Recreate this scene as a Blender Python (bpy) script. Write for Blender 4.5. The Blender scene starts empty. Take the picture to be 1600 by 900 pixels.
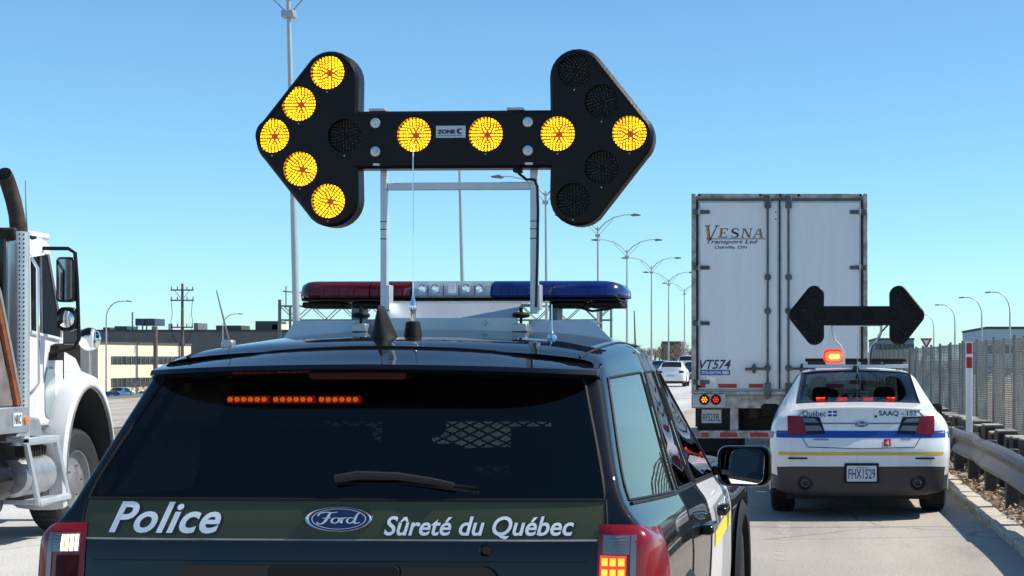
import bpy, bmesh, math, random
import numpy as np
from mathutils import Vector, Matrix
from mathutils.bvhtree import BVHTree
from mathutils.geometry import tessellate_polygon

S = bpy.context.scene
COL = S.collection
R = math.radians
rnd = random.Random(7)

# ------------------------------------------------------------------ camera, sky, sun, exposure
F, PX, PY, CH = 2450.0, 1250.0, 563.0, 1.66      # focal length and principal point in photograph pixels, eye height
cam = bpy.data.objects.new('camera', bpy.data.cameras.new('camera')); COL.objects.link(cam)
cam.location = (0, 0, CH); cam.rotation_euler = (R(90), 0, 0)
cam.data.sensor_width = 36; cam.data.lens = F / 1600 * 36
cam.data.shift_x = -(PX - 800) / 1600; cam.data.shift_y = (PY - 450) / 1600
cam.data.clip_start = .05; cam.data.clip_end = 20000
S.camera = cam
SUN = Vector((.87, .15, 1)).normalized()
el, az = math.asin(SUN.z), math.atan2(SUN.x, SUN.y)
W = bpy.data.worlds.new('World'); S.world = W; W.use_nodes = True
sky = W.node_tree.nodes.new('ShaderNodeTexSky'); sky.sky_type = 'NISHITA'; sky.sun_disc = False
sky.sun_elevation = el; sky.sun_rotation = az; sky.air_density = .80; sky.dust_density = .3; sky.ozone_density = 5.5; sky.altitude = 0
bg = W.node_tree.nodes['Background']; bg.inputs[1].default_value = .126
tint = W.node_tree.nodes.new('ShaderNodeMix'); tint.data_type = 'RGBA'; tint.blend_type = 'MULTIPLY'; tint.inputs[0].default_value = 1; tint.inputs[7].default_value = (.80, 1.04, 1.0, 1)   # even white balance of the whole sky
W.node_tree.links.new(sky.outputs[0], tint.inputs[6]); W.node_tree.links.new(tint.outputs[2], bg.inputs[0])
sl = bpy.data.lights.new('sun', 'SUN'); sl.energy = 4.6; sl.angle = R(.53); sl.color = (1, .925, .81)
so = bpy.data.objects.new('sun', sl); COL.objects.link(so); so.rotation_euler = SUN.to_track_quat('Z', 'Y').to_euler(); so.location = (10, 5, 30)
S.view_settings.view_transform = 'Standard'; S.view_settings.look = 'None'
S.view_settings.exposure = .5; S.view_settings.gamma = 1
S.view_settings.use_curve_mapping = False
S.render.engine = 'CYCLES'
S.cycles.max_bounces = 10; S.cycles.transparent_max_bounces = 24; S.cycles.glossy_bounces = 5

# ------------------------------------------------------------------ helpers
def P(px, py, Y):
    return Vector(((px - PX) * Y / F, Y, CH - (py - PY) * Y / F))

def tag(o, label=None, cat=None, group=None, kind=None):
    for k, v in (('label', label), ('category', cat), ('group', group), ('kind', kind)):
        if v: o[k] = v
    return o

def empty(name, loc, rz=0, parent=None):
    o = bpy.data.objects.new(name, None); COL.objects.link(o); o.location = loc; o.rotation_euler = (0, 0, rz)
    o.empty_display_size = .2
    if parent: o.parent = parent
    return o

def link(name, me, parent=None, loc=None, rot=None):
    o = bpy.data.objects.new(name, me); COL.objects.link(o)
    if parent: o.parent = parent
    if loc is not None: o.location = loc
    if rot is not None: o.rotation_euler = rot
    return o

def copy_tree(o, parent=None, loc=None, rz=None):
    c = o.copy(); COL.objects.link(c)
    if parent is not None: c.parent = parent
    if loc is not None: c.location = loc
    if rz is not None: c.rotation_euler = (0, 0, rz)
    for ch in o.children: copy_tree(ch, c)
    return c

class MB:
    def __init__(s): s.v = []; s.f = []; s.m = []; s.mi = 0
    def add(s, vs, fs):
        b = len(s.v); s.v += [tuple(p) for p in vs]; s.f += [tuple(b + i for i in f) for f in fs]; s.m += [s.mi] * len(fs); return s
    def mat(s, i): s.mi = i; return s
    def box(s, c, d, M=None):
        x, y, z = d[0] / 2, d[1] / 2, d[2] / 2
        vs = [Vector((a * x, b * y, e * z)) for a in (-1, 1) for b in (-1, 1) for e in (-1, 1)]
        if M is not None: vs = [M @ v for v in vs]
        vs = [v + Vector(c) for v in vs]
        return s.add(vs, [(0, 1, 3, 2), (4, 6, 7, 5), (0, 4, 5, 1), (2, 3, 7, 6), (0, 2, 6, 4), (1, 5, 7, 3)])
    def bx(s, x0, x1, y0, y1, z0, z1):
        return s.box(((x0 + x1) / 2, (y0 + y1) / 2, (z0 + z1) / 2), (x1 - x0, y1 - y0, z1 - z0))
    def tube(s, path, r, n=8, cap=True):
        path = [Vector(p) for p in path]; m = len(path)
        rr = r if isinstance(r, (list, tuple)) else [r] * m
        rings = []; up = None
        for i, p in enumerate(path):
            t = (path[min(i + 1, m - 1)] - path[max(i - 1, 0)]).normalized()
            if up is None:
                up = Vector((0, 0, 1)) if abs(t.z) < .9 else Vector((1, 0, 0))
            a = t.cross(up).normalized(); b = a.cross(t).normalized(); up = b
            rings.append([p + (a * math.cos(2 * math.pi * k / n) + b * math.sin(2 * math.pi * k / n)) * rr[i] for k in range(n)])
        vs = [q for ring in rings for q in ring]; fs = []
        for i in range(m - 1):
            for k in range(n):
                fs.append((i * n + k, i * n + (k + 1) % n, (i + 1) * n + (k + 1) % n, (i + 1) * n + k))
        if cap: fs += [tuple(range(n - 1, -1, -1)), tuple(range((m - 1) * n, m * n))]
        return s.add(vs, fs)
    def lathe(s, prof, n=24, c=(0, 0, 0), axis='x'):
        # prof: (radius, along axis)
        vs = []; m = len(prof); c = Vector(c)
        for r, a in prof:
            for k in range(n):
                t = 2 * math.pi * k / n; u, w = r * math.cos(t), r * math.sin(t)
                vs.append(c + (Vector((a, u, w)) if axis == 'x' else Vector((u, a, w)) if axis == 'y' else Vector((u, w, a))))
        fs = [(i * n + k, i * n + (k + 1) % n, (i + 1) * n + (k + 1) % n, (i + 1) * n + k) for i in range(m - 1) for k in range(n)]
        return s.add(vs, fs)
    def prism(s, poly, fn, d0, d1):
        # poly in 2-D, fn(u, v, d) -> 3-D
        n = len(poly); vs = [fn(u, v, d0) for u, v in poly] + [fn(u, v, d1) for u, v in poly]
        fs = [tuple(range(n - 1, -1, -1)), tuple(range(n, 2 * n))] + [(i, (i + 1) % n, n + (i + 1) % n, n + i) for i in range(n)]
        return s.add(vs, fs)
    def grid(s, A):
        n, m = len(A), len(A[0])
        return s.add([p for row in A for p in row], [(i * m + j, i * m + j + 1, (i + 1) * m + j + 1, (i + 1) * m + j) for i in range(n - 1) for j in range(m - 1)])
    def mesh(s, name, mat, smooth=35, fix=True):
        me = bpy.data.meshes.new(name); me.from_pydata(s.v, [], s.f)
        mats = mat if isinstance(mat, (list, tuple)) else [mat]
        for q in mats: me.materials.append(q)
        if len(mats) > 1: me.polygons.foreach_set('material_index', s.m)
        if fix:
            bm = bmesh.new(); bm.from_mesh(me); bmesh.ops.remove_doubles(bm, verts=bm.verts, dist=1e-5)
            bmesh.ops.recalc_face_normals(bm, faces=bm.faces); bm.to_mesh(me); bm.free()
        me.update()
        if smooth:
            me.shade_smooth(); me.set_sharp_from_angle(angle=R(smooth))
        return me
    def build(s, name, mat, parent=None, bevel=0, seg=2, smooth=35, loc=None, rot=None, fix=True):
        o = link(name, s.mesh(name, mat, smooth, fix), parent, loc, rot)
        if bevel:
            b = o.modifiers.new('bevel', 'BEVEL'); b.width = bevel; b.segments = seg; b.limit_method = 'ANGLE'; b.angle_limit = R(30)
        return o

def rbox(x0, x1, z0, z1, r, n=5):
    out = []
    for cx, cz, a in ((x1 - r, z1 - r, 0), (x0 + r, z1 - r, 90), (x0 + r, z0 + r, 180), (x1 - r, z0 + r, 270)):
        for k in range(n + 1):
            t = R(a + 90 * k / n); out.append((cx + r * math.cos(t), cz + r * math.sin(t)))
    return out
XZ = lambda u, v, d: (u, d, v)
YZ = lambda u, v, d: (d, u, v)
XY = lambda u, v, d: (u, v, d)

# ------------------------------------------------------------------ materials
def nodes(name):
    m = bpy.data.materials.new(name); m.use_nodes = True
    return m, m.node_tree.nodes, m.node_tree.links, m.node_tree.nodes['Principled BSDF']

def mat(name, col, rough=.5, metal=0, coat=0, var=.0, scale=8, bump=0, bscale=60, col2=None, spec=.5, rvar=0, emis=None, estr=0, coords='Object', stretch=(1, 1, 1)):
    m, N, L, B = nodes(name)
    B.inputs['Base Color'].default_value = (*col, 1); B.inputs['Roughness'].default_value = rough; B.inputs['Metallic'].default_value = metal
    B.inputs['Coat Weight'].default_value = coat; B.inputs['Coat Roughness'].default_value = .015; B.inputs['Specular IOR Level'].default_value = spec
    if emis: B.inputs['Emission Color'].default_value = (*emis, 1); B.inputs['Emission Strength'].default_value = estr
    if var or col2 or bump or rvar:
        tc = N.new('ShaderNodeTexCoord'); mp = N.new('ShaderNodeMapping'); mp.inputs['Scale'].default_value = stretch
        L.new(tc.outputs[coords], mp.inputs[0])
    if var or col2 or rvar:
        n = N.new('ShaderNodeTexNoise'); n.inputs['Scale'].default_value = scale; n.inputs['Detail'].default_value = 8; n.inputs['Roughness'].default_value = .65
        L.new(mp.outputs[0], n.inputs[0])
        r = N.new('ShaderNodeValToRGB'); L.new(n.outputs[0], r.inputs[0])
        c2 = col2 if col2 else tuple(c * (1 - var) for c in col); c1 = col if col2 else tuple(min(1, c * (1 + var)) for c in col)
        r.color_ramp.elements[0].color = (*c2, 1); r.color_ramp.elements[1].color = (*c1, 1)
        r.color_ramp.elements[0].position = .33; r.color_ramp.elements[1].position = .67
        if var or col2: L.new(r.outputs[0], B.inputs['Base Color'])
        if rvar:
            mr = N.new('ShaderNodeMapRange'); mr.inputs[3].default_value = max(.02, rough - rvar); mr.inputs[4].default_value = rough + rvar
            L.new(n.outputs[0], mr.inputs[0]); L.new(mr.outputs[0], B.inputs['Roughness'])
    if bump:
        n2 = N.new('ShaderNodeTexNoise'); n2.inputs['Scale'].default_value = bscale; n2.inputs['Detail'].default_value = 6
        L.new(mp.outputs[0], n2.inputs[0])
        b = N.new('ShaderNodeBump'); b.inputs['Strength'].default_value = bump; b.inputs['Distance'].default_value = .02
        L.new(n2.outputs[0], b.inputs['Height']); L.new(b.outputs[0], B.inputs['Normal'])
    return m

def glass(name, tint, rough=0.0, ior=1.5, boost=1.0):
    m, N, L, B = nodes(name); N.remove(B)
    t = N.new('ShaderNodeBsdfTransparent'); t.inputs[0].default_value = (*tint, 1)
    g = N.new('ShaderNodeBsdfGlossy'); g.inputs['Roughness'].default_value = rough; g.inputs[0].default_value = (boost, boost, boost, 1)
    lw = N.new('ShaderNodeLayerWeight'); lw.inputs[0].default_value = .5
    pw_ = N.new('ShaderNodeMath'); pw_.operation = 'POWER'; pw_.inputs[1].default_value = 5; L.new(lw.outputs['Facing'], pw_.inputs[0])
    f = N.new('ShaderNodeMath'); f.operation = 'MULTIPLY_ADD'; f.inputs[1].default_value = .95; f.inputs[2].default_value = ((ior - 1) / (ior + 1)) ** 2; L.new(pw_.outputs[0], f.inputs[0])
    x = N.new('ShaderNodeMixShader'); L.new(f.outputs[0], x.inputs[0]); L.new(t.outputs[0], x.inputs[1]); L.new(g.outputs[0], x.inputs[2])
    L.new(x.outputs[0], N['Material Output'].inputs[0]); return m

def emit(name, col, s, base=None):
    return mat(name, base or col, .4, emis=col, estr=s)

M = {}
M['black_paint'] = mat('black_paint', (.003, .0035, .006), .5, coat=.85, spec=.03)
M['white_paint'] = mat('white_paint', (.78, .79, .80), .35, coat=.8, var=.04, scale=2.5)
M['olive_paint'] = mat('olive_paint', (.052, .063, .036), .5, coat=.3, spec=.1)
M['black_plastic'] = mat('black_plastic', (.008, .008, .009), .55, bump=.15, bscale=300, spec=.25)
M['dark_plastic'] = mat('dark_plastic', (.035, .036, .038), .6, var=.15, bump=.2, bscale=250)
M['gloss_black'] = mat('gloss_black', (.004, .004, .005), .18, spec=.4)
M['rubber'] = mat('rubber', (.014, .014, .014), .8, var=.3, scale=20, bump=.2, bscale=80)
M['interior'] = mat('interior', (.012, .012, .014), .85)
M['seat'] = mat('seat', (.02, .02, .022), .9, var=.2)
M['privacy_glass'] = glass('privacy_glass', (.055, .062, .062))
M['side_glass'] = glass('side_glass', (.22, .25, .25))
M['clear_glass'] = glass('clear_glass', (.72, .78, .76))
M['chrome'] = mat('chrome', (.75, .76, .78), .08, metal=1)
M['mirror'] = mat('mirror', (.82, .84, .85), .015, metal=1)
M['alu'] = mat('aluminium', (.52, .57, .62), .42, metal=.55, rvar=.1, scale=5, var=.07)
M['steel'] = mat('galvanised_steel', (.42, .44, .46), .42, metal=.75, var=.18, scale=6, rvar=.1)
M['dull_steel'] = mat('dull_steel', (.20, .205, .215), .55, metal=.5, var=.3, scale=5)
M['decal_white'] = mat('decal_white', (.80, .82, .86), .4)
M['decal_black'] = mat('decal_black', (.015, .016, .02), .4)
M['decal_grey'] = mat('decal_grey', (.16, .17, .19), .4)
M['decal_blue'] = mat('decal_blue', (.006, .05, .33), .4)
M['decal_navy'] = mat('decal_navy', (.012, .022, .075), .45)
M['decal_yellow'] = mat('decal_yellow', (.78, .62, .02), .4)
M['decal_gold'] = mat('decal_gold', (.68, .40, .03), .4)
M['decal_orange'] = mat('decal_orange', (.55, .24, .03), .5)
M['decal_red'] = mat('decal_red', (.45, .015, .02), .4)
M['ford_blue'] = mat('emblem_blue', (.006, .016, .075), .2, coat=.8)
M['red_lens'] = mat('red_lens', (.19, .004, .012), .2, coat=.6, spec=.2, var=.15, scale=12)
M['dark_red_lens'] = mat('dark_red_lens', (.035, .001, .002), .35, spec=.15)
M['clear_lens'] = mat('clear_lens', (.17, .165, .18), .25, metal=.5, coat=.4)
M['brake_on'] = emit('brake_on', (1, .035, .008), 1.3, (.4, .01, .006))
M['brake_hot'] = emit('brake_hot', (1, .25, .02), 2.4, (.5, .08, .02))
M['warm_glow'] = emit('warm_white_glow', (1, .74, .42), 2.6, (.8, .6, .4))
M['led_red'] = emit('red_led', (1, .20, .035), 5.5)
M['led_red_case'] = mat('red_led_case', (.10, .004, .003), .25, emis=(1, .015, .006), estr=1.6)  # case emission stands in for the red halo round the LEDs
M['led_amber'] = emit('amber_led', (1, .50, .008), 2.7)
M['led_glow'] = mat('lit_lens_backing', (.20, .045, .002), .35, emis=(1, .12, .0), estr=.16)
M['led_off'] = mat('unlit_led', (.055, .055, .05), .3)
M['lamp_off'] = mat('unlit_lamp', (.004, .004, .005), .4, spec=.15)
M['cup'] = mat('lamp_cup', (.01, .009, .008), .16)
M['board_black'] = mat('board_black', (.005, .004, .0055), .40, spec=.22, bump=.08, bscale=120)
M['bar_red'] = mat('light_bar_red', (.085, .003, .008), .15, coat=.7, var=.35, scale=14)
M['bar_blue'] = mat('light_bar_blue', (.004, .016, .13), .15, coat=.7, var=.4, scale=14)
M['bar_clear'] = mat('light_bar_clear', (.30, .37, .45), .10, metal=.3, coat=1, var=.3, scale=25)
M['concrete'] = mat('concrete', (.36, .34, .30), .9, var=.16, scale=4, bump=.3, bscale=40)
M['truck_white'] = mat('truck_white', (.64, .66, .69), .38, coat=.5, var=.06, scale=2, col2=None)
M['rusty'] = mat('rusty_pipe', (.045, .030, .024), .7, var=.6, scale=9, metal=.3)
M['rust_orange'] = mat('rusted_orange', (.26, .085, .028), .8, var=.5, scale=7)
M['box_dark'] = mat('weathered_dump_box', (.13, .115, .11), .7, var=.4, scale=5)

# ------------------------------------------------------------------ ground, roads
def ground_mat():
    m, N, L, B = nodes('dry_ground')
    tc = N.new('ShaderNodeTexCoord')
    n1 = N.new('ShaderNodeTexNoise'); n1.inputs['Scale'].default_value = .12; n1.inputs['Detail'].default_value = 10; n1.inputs['Roughness'].default_value = .7
    n2 = N.new('ShaderNodeTexNoise'); n2.inputs['Scale'].default_value = 3; n2.inputs['Detail'].default_value = 8
    L.new(tc.outputs['Object'], n1.inputs[0]); L.new(tc.outputs['Object'], n2.inputs[0])
    r = N.new('ShaderNodeValToRGB'); e = r.color_ramp.elements
    e[0].position = .36; e[0].color = (.13, .105, .07, 1); e[1].position = .64; e[1].color = (.32, .28, .22, 1)
    L.new(n1.outputs[0], r.inputs[0])
    mx = N.new('ShaderNodeMix'); mx.data_type = 'RGBA'; mx.blend_type = 'MULTIPLY'; mx.inputs[0].default_value = .6
    r2 = N.new('ShaderNodeValToRGB'); r2.color_ramp.elements[0].color = (.45, .45, .42, 1); r2.color_ramp.elements[1].color = (1, 1, 1, 1)
    L.new(n2.outputs[0], r2.inputs[0]); L.new(r.outputs[0], mx.inputs[6]); L.new(r2.outputs[0], mx.inputs[7]); L.new(mx.outputs[2], B.inputs['Base Color'])
    B.inputs['Roughness'].default_value = .95
    b = N.new('ShaderNodeBump'); b.inputs['Strength'].default_value = .6; b.inputs['Distance'].default_value = .05; L.new(n2.outputs[0], b.inputs['Height']); L.new(b.outputs[0], B.inputs['Normal'])
    return m

def road_mat(name='worn_road', c0=(.41, .365, .315), c1=(.53, .475, .415)):
    m, N, L, B = nodes(name)
    tc = N.new('ShaderNodeTexCoord')
    def noise(s, d=6, st=None, ro=.6):
        n = N.new('ShaderNodeTexNoise'); n.inputs['Scale'].default_value = s; n.inputs['Detail'].default_value = d; n.inputs['Roughness'].default_value = ro
        if st:
            mp = N.new('ShaderNodeMapping'); mp.inputs['Scale'].default_value = st; L.new(tc.outputs['Object'], mp.inputs[0]); L.new(mp.outputs[0], n.inputs[0])
        else: L.new(tc.outputs['Object'], n.inputs[0])
        return n
    a = noise(.9, 8, (1, .15, 1)); g = noise(38, 4); h = noise(110, 3); c = noise(.35, 8)
    r = N.new('ShaderNodeValToRGB'); e = r.color_ramp.elements
    e[0].position = .3; e[0].color = (*c0, 1); e[1].position = .7; e[1].color = (*c1, 1); L.new(a.outputs[0], r.inputs[0])
    def mult(x, n, lo, hi, fac=1.0, p0=.3, p1=.7):
        q = N.new('ShaderNodeValToRGB'); q.color_ramp.elements[0].color = (lo, lo, lo, 1); q.color_ramp.elements[1].color = (hi, hi, hi, 1)
        q.color_ramp.elements[0].position = p0; q.color_ramp.elements[1].position = p1; L.new(n, q.inputs[0])
        k = N.new('ShaderNodeMix'); k.data_type = 'RGBA'; k.blend_type = 'MULTIPLY'; k.inputs[0].default_value = fac
        L.new(x, k.inputs[6]); L.new(q.outputs[0], k.inputs[7]); return k.outputs[2]
    trk = N.new('ShaderNodeTexWave'); trk.wave_type = 'BANDS'; trk.bands_direction = 'X'; trk.inputs['Scale'].default_value = .165; trk.inputs['Distortion'].default_value = 1.2; trk.inputs['Detail'].default_value = 4; trk.inputs['Detail Scale'].default_value = .6; L.new(tc.outputs['Object'], trk.inputs[0])
    oil = noise(.55, 9, (1, .5, 1), .7)
    x = mult(r.outputs[0], trk.outputs[1], .86, 1.03, 1, .1, .9); x = mult(x, oil.outputs[0], .72, 1.0, 1, .30, .44)
    x = mult(x, g.outputs[0], .74, 1.12); x = mult(x, h.outputs[0], .60, 1.25); peb = noise(28, 3, None, .8); x = mult(x, peb.outputs[0], .55, 1.0, 1, .27, .36); x = mult(x, c.outputs[0], .85, 1.05)
    # long meandering cracks
    v = N.new('ShaderNodeTexVoronoi'); v.feature = 'DISTANCE_TO_EDGE'; v.inputs['Scale'].default_value = .33
    wob = noise(2.2, 6); mp = N.new('ShaderNodeVectorMath'); mp.operation = 'MULTIPLY_ADD'; mp.inputs[1].default_value = (.35, .35, .0)
    L.new(wob.outputs[1], mp.inputs[0]); L.new(tc.outputs['Object'], mp.inputs[2]); L.new(mp.outputs[0], v.inputs['Vector'])
    x = mult(x, v.outputs['Distance'], .45, 1.0, .85, .001, .008)
    L.new(x, B.inputs['Base Color']); B.inputs['Roughness'].default_value = .88
    b = N.new('ShaderNodeBump'); b.inputs['Strength'].default_value = .5; b.inputs['Distance'].default_value = .006; L.new(g.outputs[0], b.inputs['Height']); L.new(b.outputs[0], B.inputs['Normal'])
    return m

def worn_paint():
    m, N, L, B = nodes('worn_road_paint')
    tc = N.new('ShaderNodeTexCoord'); n = N.new('ShaderNodeTexNoise'); n.inputs['Scale'].default_value = 9; n.inputs['Detail'].default_value = 10; n.inputs['Roughness'].default_value = .75
    L.new(tc.outputs['Object'], n.inputs[0]); r = N.new('ShaderNodeValToRGB'); r.color_ramp.elements[0].position = .46; r.color_ramp.elements[1].position = .70; L.new(n.outputs[0], r.inputs[0])
    t = N.new('ShaderNodeBsdfTransparent'); x = N.new('ShaderNodeMixShader'); B.inputs['Base Color'].default_value = (.56, .54, .51, 1); B.inputs['Roughness'].default_value = .8
    L.new(r.outputs[0], x.inputs[0]); L.new(t.outputs[0], x.inputs[1]); L.new(B.outputs[0], x.inputs[2]); L.new(x.outputs[0], N['Material Output'].inputs[0])
    return m
M['ground'] = ground_mat(); M['road'] = road_mat(); M['pale_road'] = road_mat('pale_concrete_road', (.52, .51, .49), (.64, .63, .61)); M['line'] = worn_paint()  # pale_road: bleached concrete, lightened further by overexposure put into the colour

def gz(x, y):           # the land falls away on the left of the motorway embankment
    t = min(1, max(0, (-x - 32) / 22)); return -.03 - 3.3 * t * t * (3 - 2 * t)
xs = [-6000, -2500, -900, -400, -200, -120, -90, -70] + [-60 + 2.5 * i for i in range(14)] + [-24, -16, -8, 0, 8, 16, 40, 90, 200, 500, 1500, 6000]
ys = [-200, -60, -20, 0, 10, 20, 40, 60, 80, 110, 150, 200, 260, 340, 500, 800, 1500, 3500, 9000]
mb = MB().grid([[(x, y, gz(x, y)) for x in xs] for y in ys]); tag(mb.build('ground', M['ground'], smooth=60), kind='structure')
mb = MB().grid([[(x, y, .0) for x in (-3.75, -2, 0, 1.9)] for y in (-40, 0, 10, 20, 40, 80, 200, 600, 1200)])
tag(mb.build('road', M['road'], smooth=0), kind='structure')
mb = MB().grid([[(x, y, .0) for x in (-11.2, -8, -6, -3.75)] for y in (-40, 0, 10, 20, 40, 80, 200, 600, 1200)])
tag(mb.build('concrete_lanes', M['pale_road'], smooth=0), kind='structure')
mb = MB().grid([[(x, y, -.01) for x in (-29.5, -22, -17)] for y in (-40, 0, 40, 80, 200, 600, 1200)])
tag(mb.build('opposite_road', M['road'], smooth=0), kind='structure')
mark = empty('lane_markings', (0, 0, 0)); tag(mark, kind='structure')
for X, pat in ((-.16, (9, 3)), (-3.75, (9, 3)), (-7.2, (9, 3))):
    y = 4.0
    while y < 240:
        MB().grid([[(X - .06, y, .004), (X + .06, y, .004)], [(X - .06, y + pat[1] * 1.6, .004), (X + .06, y + pat[1] * 1.6, .004)]]).build('lane_dash', M['line'], mark, smooth=0); y += pat[0]
MB().grid([[(-10.5, -20, .004), (-10.35, -20, .004)], [(-10.5, 600, .004), (-10.35, 600, .004)]]).build('edge_line', M['line'], mark, smooth=0)
# concrete road joints: thin dark sealed lines
M['seal'] = mat('joint_sealant', (.06, .057, .052), .9, var=.3)
jt = empty('road_joints', (0, 0, 0)); tag(jt, kind='structure')
for k in range(14):
    y = 9.5 + 6.1 * k; mb = MB(); pts = [(-11.2 + .35 * i, y + .02 * math.sin(i * 1.3) + .015 * rnd.uniform(-1, 1)) for i in range(38)]
    mb.grid([[(px_, py_ - .008, .003) for px_, py_ in pts], [(px_, py_ + .008, .003) for px_, py_ in pts]]).build('joint_line', M['seal'], jt, smooth=0)

# ------------------------------------------------------------------ right-hand edge: kerb, verge, guardrail
kerb = empty('kerb', (0, 0, 0)); tag(kerb, kind='structure')
y = 6.0; i = 0
M['slab'] = mat('kerb_slab', (.44, .40, .335), .9, var=.18, scale=6, bump=.35, bscale=35)
while y < 62:
    l = rnd.uniform(.50, .75); mb = MB()
    mb.box((1.995 + rnd.uniform(-.012, .012), y + l / 2, .03 + rnd.uniform(-.008, .008)), (.23, l - .025, .10), Matrix.Rotation(rnd.uniform(-.02, .02), 3, 'Z') @ Matrix.Rotation(rnd.uniform(-.03, .03), 3, 'Y'))
    mb.build('slab', M['slab'], kerb, bevel=.012); y += l; i += 1
MB().bx(1.88, 2.11, 62, 600, -.05, .07).build('kerb_line', M['slab'], kerb)
mb = MB()
vxs = [2.11, 2.2, 2.3, 2.4, 2.5, 2.65, 2.9, 3.4, 4.2, 5.2, 7]
vys = [-5, 4] + [6 + .3 * i for i in range(150)] + [55, 70, 100, 160, 300]
vg = [[(x, y, (.02 + .05 * math.exp(-((x - 2.35) / .25) ** 2) * (.4 + .6 * rnd.random()) + .02 * rnd.random()) if x > 2.15 else .0) for x in vxs] for y in vys]
M['verge'] = mat('dirt_verge', (.25, .21, .16), .95, col2=(.12, .10, .075), scale=3, bump=.8, bscale=12)
verge = mb.grid(vg).build('verge', M['verge'], smooth=50); tag(verge, kind='structure')
M['stone'] = mat('verge_stone', (.36, .30, .235), .9, var=.35, scale=6, bump=.5, bscale=25)
M['leaf'] = mat('dead_leaf', (.30, .215, .14), .9, var=.4, scale=3)
def rock(r, seed):
    q = random.Random(seed); bm = bmesh.new(); bmesh.ops.create_icosphere(bm, subdivisions=1, radius=r)
    for v in bm.verts: v.co = Vector((v.co.x * q.uniform(.75, 1.25), v.co.y * q.uniform(.8, 1.3), v.co.z * q.uniform(.5, .8)))
    me = bpy.data.meshes.new('stone'); bm.to_mesh(me); bm.free(); me.materials.append(M['stone']); return me
rocks = [rock(1, s) for s in range(6)]
for k in range(150):
    y = 9 + 34 * rnd.random() ** 1.6; s = rnd.uniform(.035, .085); x = 2.30 + rnd.gauss(0, .10)
    if not 2.13 < x < 2.62: continue
    o = link('stone', rocks[k % 6], verge, (x, y, .05 + s * .25), (rnd.uniform(-.4, .4), rnd.uniform(-.4, .4), rnd.uniform(0, 6.3))); o.scale = (s, s, s)
mb = MB()
for k in range(7000):
    y = 8 + 40 * rnd.random() ** 1.4; x = 2.30 + rnd.gauss(0, .13)
    if not 2.08 < x < 2.75: continue
    s = rnd.uniform(.008, .026); c = Vector((x, y, .055 + rnd.uniform(0, .05)))
    Mx = Matrix.Rotation(rnd.uniform(0, 6.3), 3, 'Z') @ Matrix.Rotation(rnd.uniform(-1, 1), 3, 'X')
    mb.add([c + Mx @ Vector(p) * s for p in ((-1, -.8, 0), (1, -.6, .3), (.7, .9, 0), (-.8, .7, .35))], [(0, 1, 2), (0, 2, 3)])
tag(mb.build('leaf_litter', M['leaf'], smooth=0, fix=False), 'dead leaves and rubble scattered along the kerb under the guardrail', 'debris', kind='stuff')

gr = empty('guardrail', (2.2, 0, 0)); tag(gr, 'dented grey steel guardrail running along the right road edge', 'guardrail')
WP = [(.0, .36), (.055, .40), (.075, .435), (.055, .475), (.005, .52), (.0, .545), (.005, .57), (.055, .615), (.075, .655), (.055, .69), (.0, .72)]
M['rail'] = mat('weathered_rail', (.165, .172, .185), .58, metal=.35, var=.22, scale=4, rvar=.12)
def rail(y0, y1, ph, lean, push):
    rows = []; n = 26
    for i in range(n + 1):
        t = i / n; y = y0 + (y1 - y0) * t
        dx = push * math.exp(-((t - .12) / .16) ** 2) + .012 * math.sin(6 * t + ph) + .02 * math.sin(2.2 * t + ph * 2)
        dz = .012 * math.sin(4 * t + ph) - .02 * abs(push) * math.exp(-((t - .1) / .2) ** 2)
        fl = 1 - .75 * math.exp(-((t - .04) / .07) ** 2) * (abs(push) > .02)
        rows.append([(-a * fl + dx + lean * (z - .54), y, z + dz) for a, z in WP])
    rows2 = [[(x + .004, yy, z) for x, yy, z in r] for r in rows]
    return MB().grid(rows).grid(rows2)
yy = 3.0; k = 0
while yy < 90:
    L_ = 3.81; s = rail(yy, yy + L_ + .25, k * 1.7, rnd.uniform(-.10, .10), (-.07 if k in (4, 5) else rnd.uniform(-.02, .02)))
    o = s.build('rail_section', M['rail'], gr, smooth=50, fix=False); o.location.x = (-.006 if k % 2 else .004)
    mb = MB()
    for zz in (.435, .655):
        for dy in (.06, .17): mb.lathe([(.0, -.085), (.013, -.083), (.016, -.076)], 8, (0, yy + dy, zz))
    mb.build('bolt', M['dull_steel'], gr)
    for dy in (.6, 2.5):
        MB().bx(.03, .17, yy + dy, yy + dy + .13, .0, .70).build('post', M['dark_plastic'], gr, bevel=.01)
    yy += L_; k += 1
rail(yy, 400, 0, 0, 0).build('rail_section', M['rail'], gr, smooth=50, fix=False)

# dark ballast blocks between the guardrail and the fence
M['block'] = mat('dark_block', (.035, .032, .029), .85, var=.35, scale=5, bump=.4, bscale=20)
M['block_lit_top'] = mat('block_sunlit_top', (.30, .29, .265), .9, var=.3, scale=8)  # sunlight on the block tops, put into a paler colour
k = 0
for row, X in enumerate((2.75, 3.25)):
    y = 16.0 + row * .5
    while y < 38:
        l = rnd.uniform(.55, .8); h = .36 + .14 * row + rnd.uniform(-.05, .05); r = empty('ballast_block', (X + rnd.uniform(-.05, .05), y, 0), rnd.uniform(-.06, .06))
        tag(r, 'dark block with painted sunlit top in the row %s' % ('just behind the guardrail' if row == 0 else 'nearest the mesh fence'), 'block', 'dark blocks behind the guardrail, %s row' % ('front' if row == 0 else 'rear'))
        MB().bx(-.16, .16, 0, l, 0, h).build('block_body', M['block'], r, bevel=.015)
        MB().bx(-.15, .15, .01, l - .01, h + .002, h + .03).build('cap', M['block_lit_top'], r, bevel=.008)  # thin pale sheet standing in for the sunlit top
        y += l + rnd.uniform(.12, .5); k += 1

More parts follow.
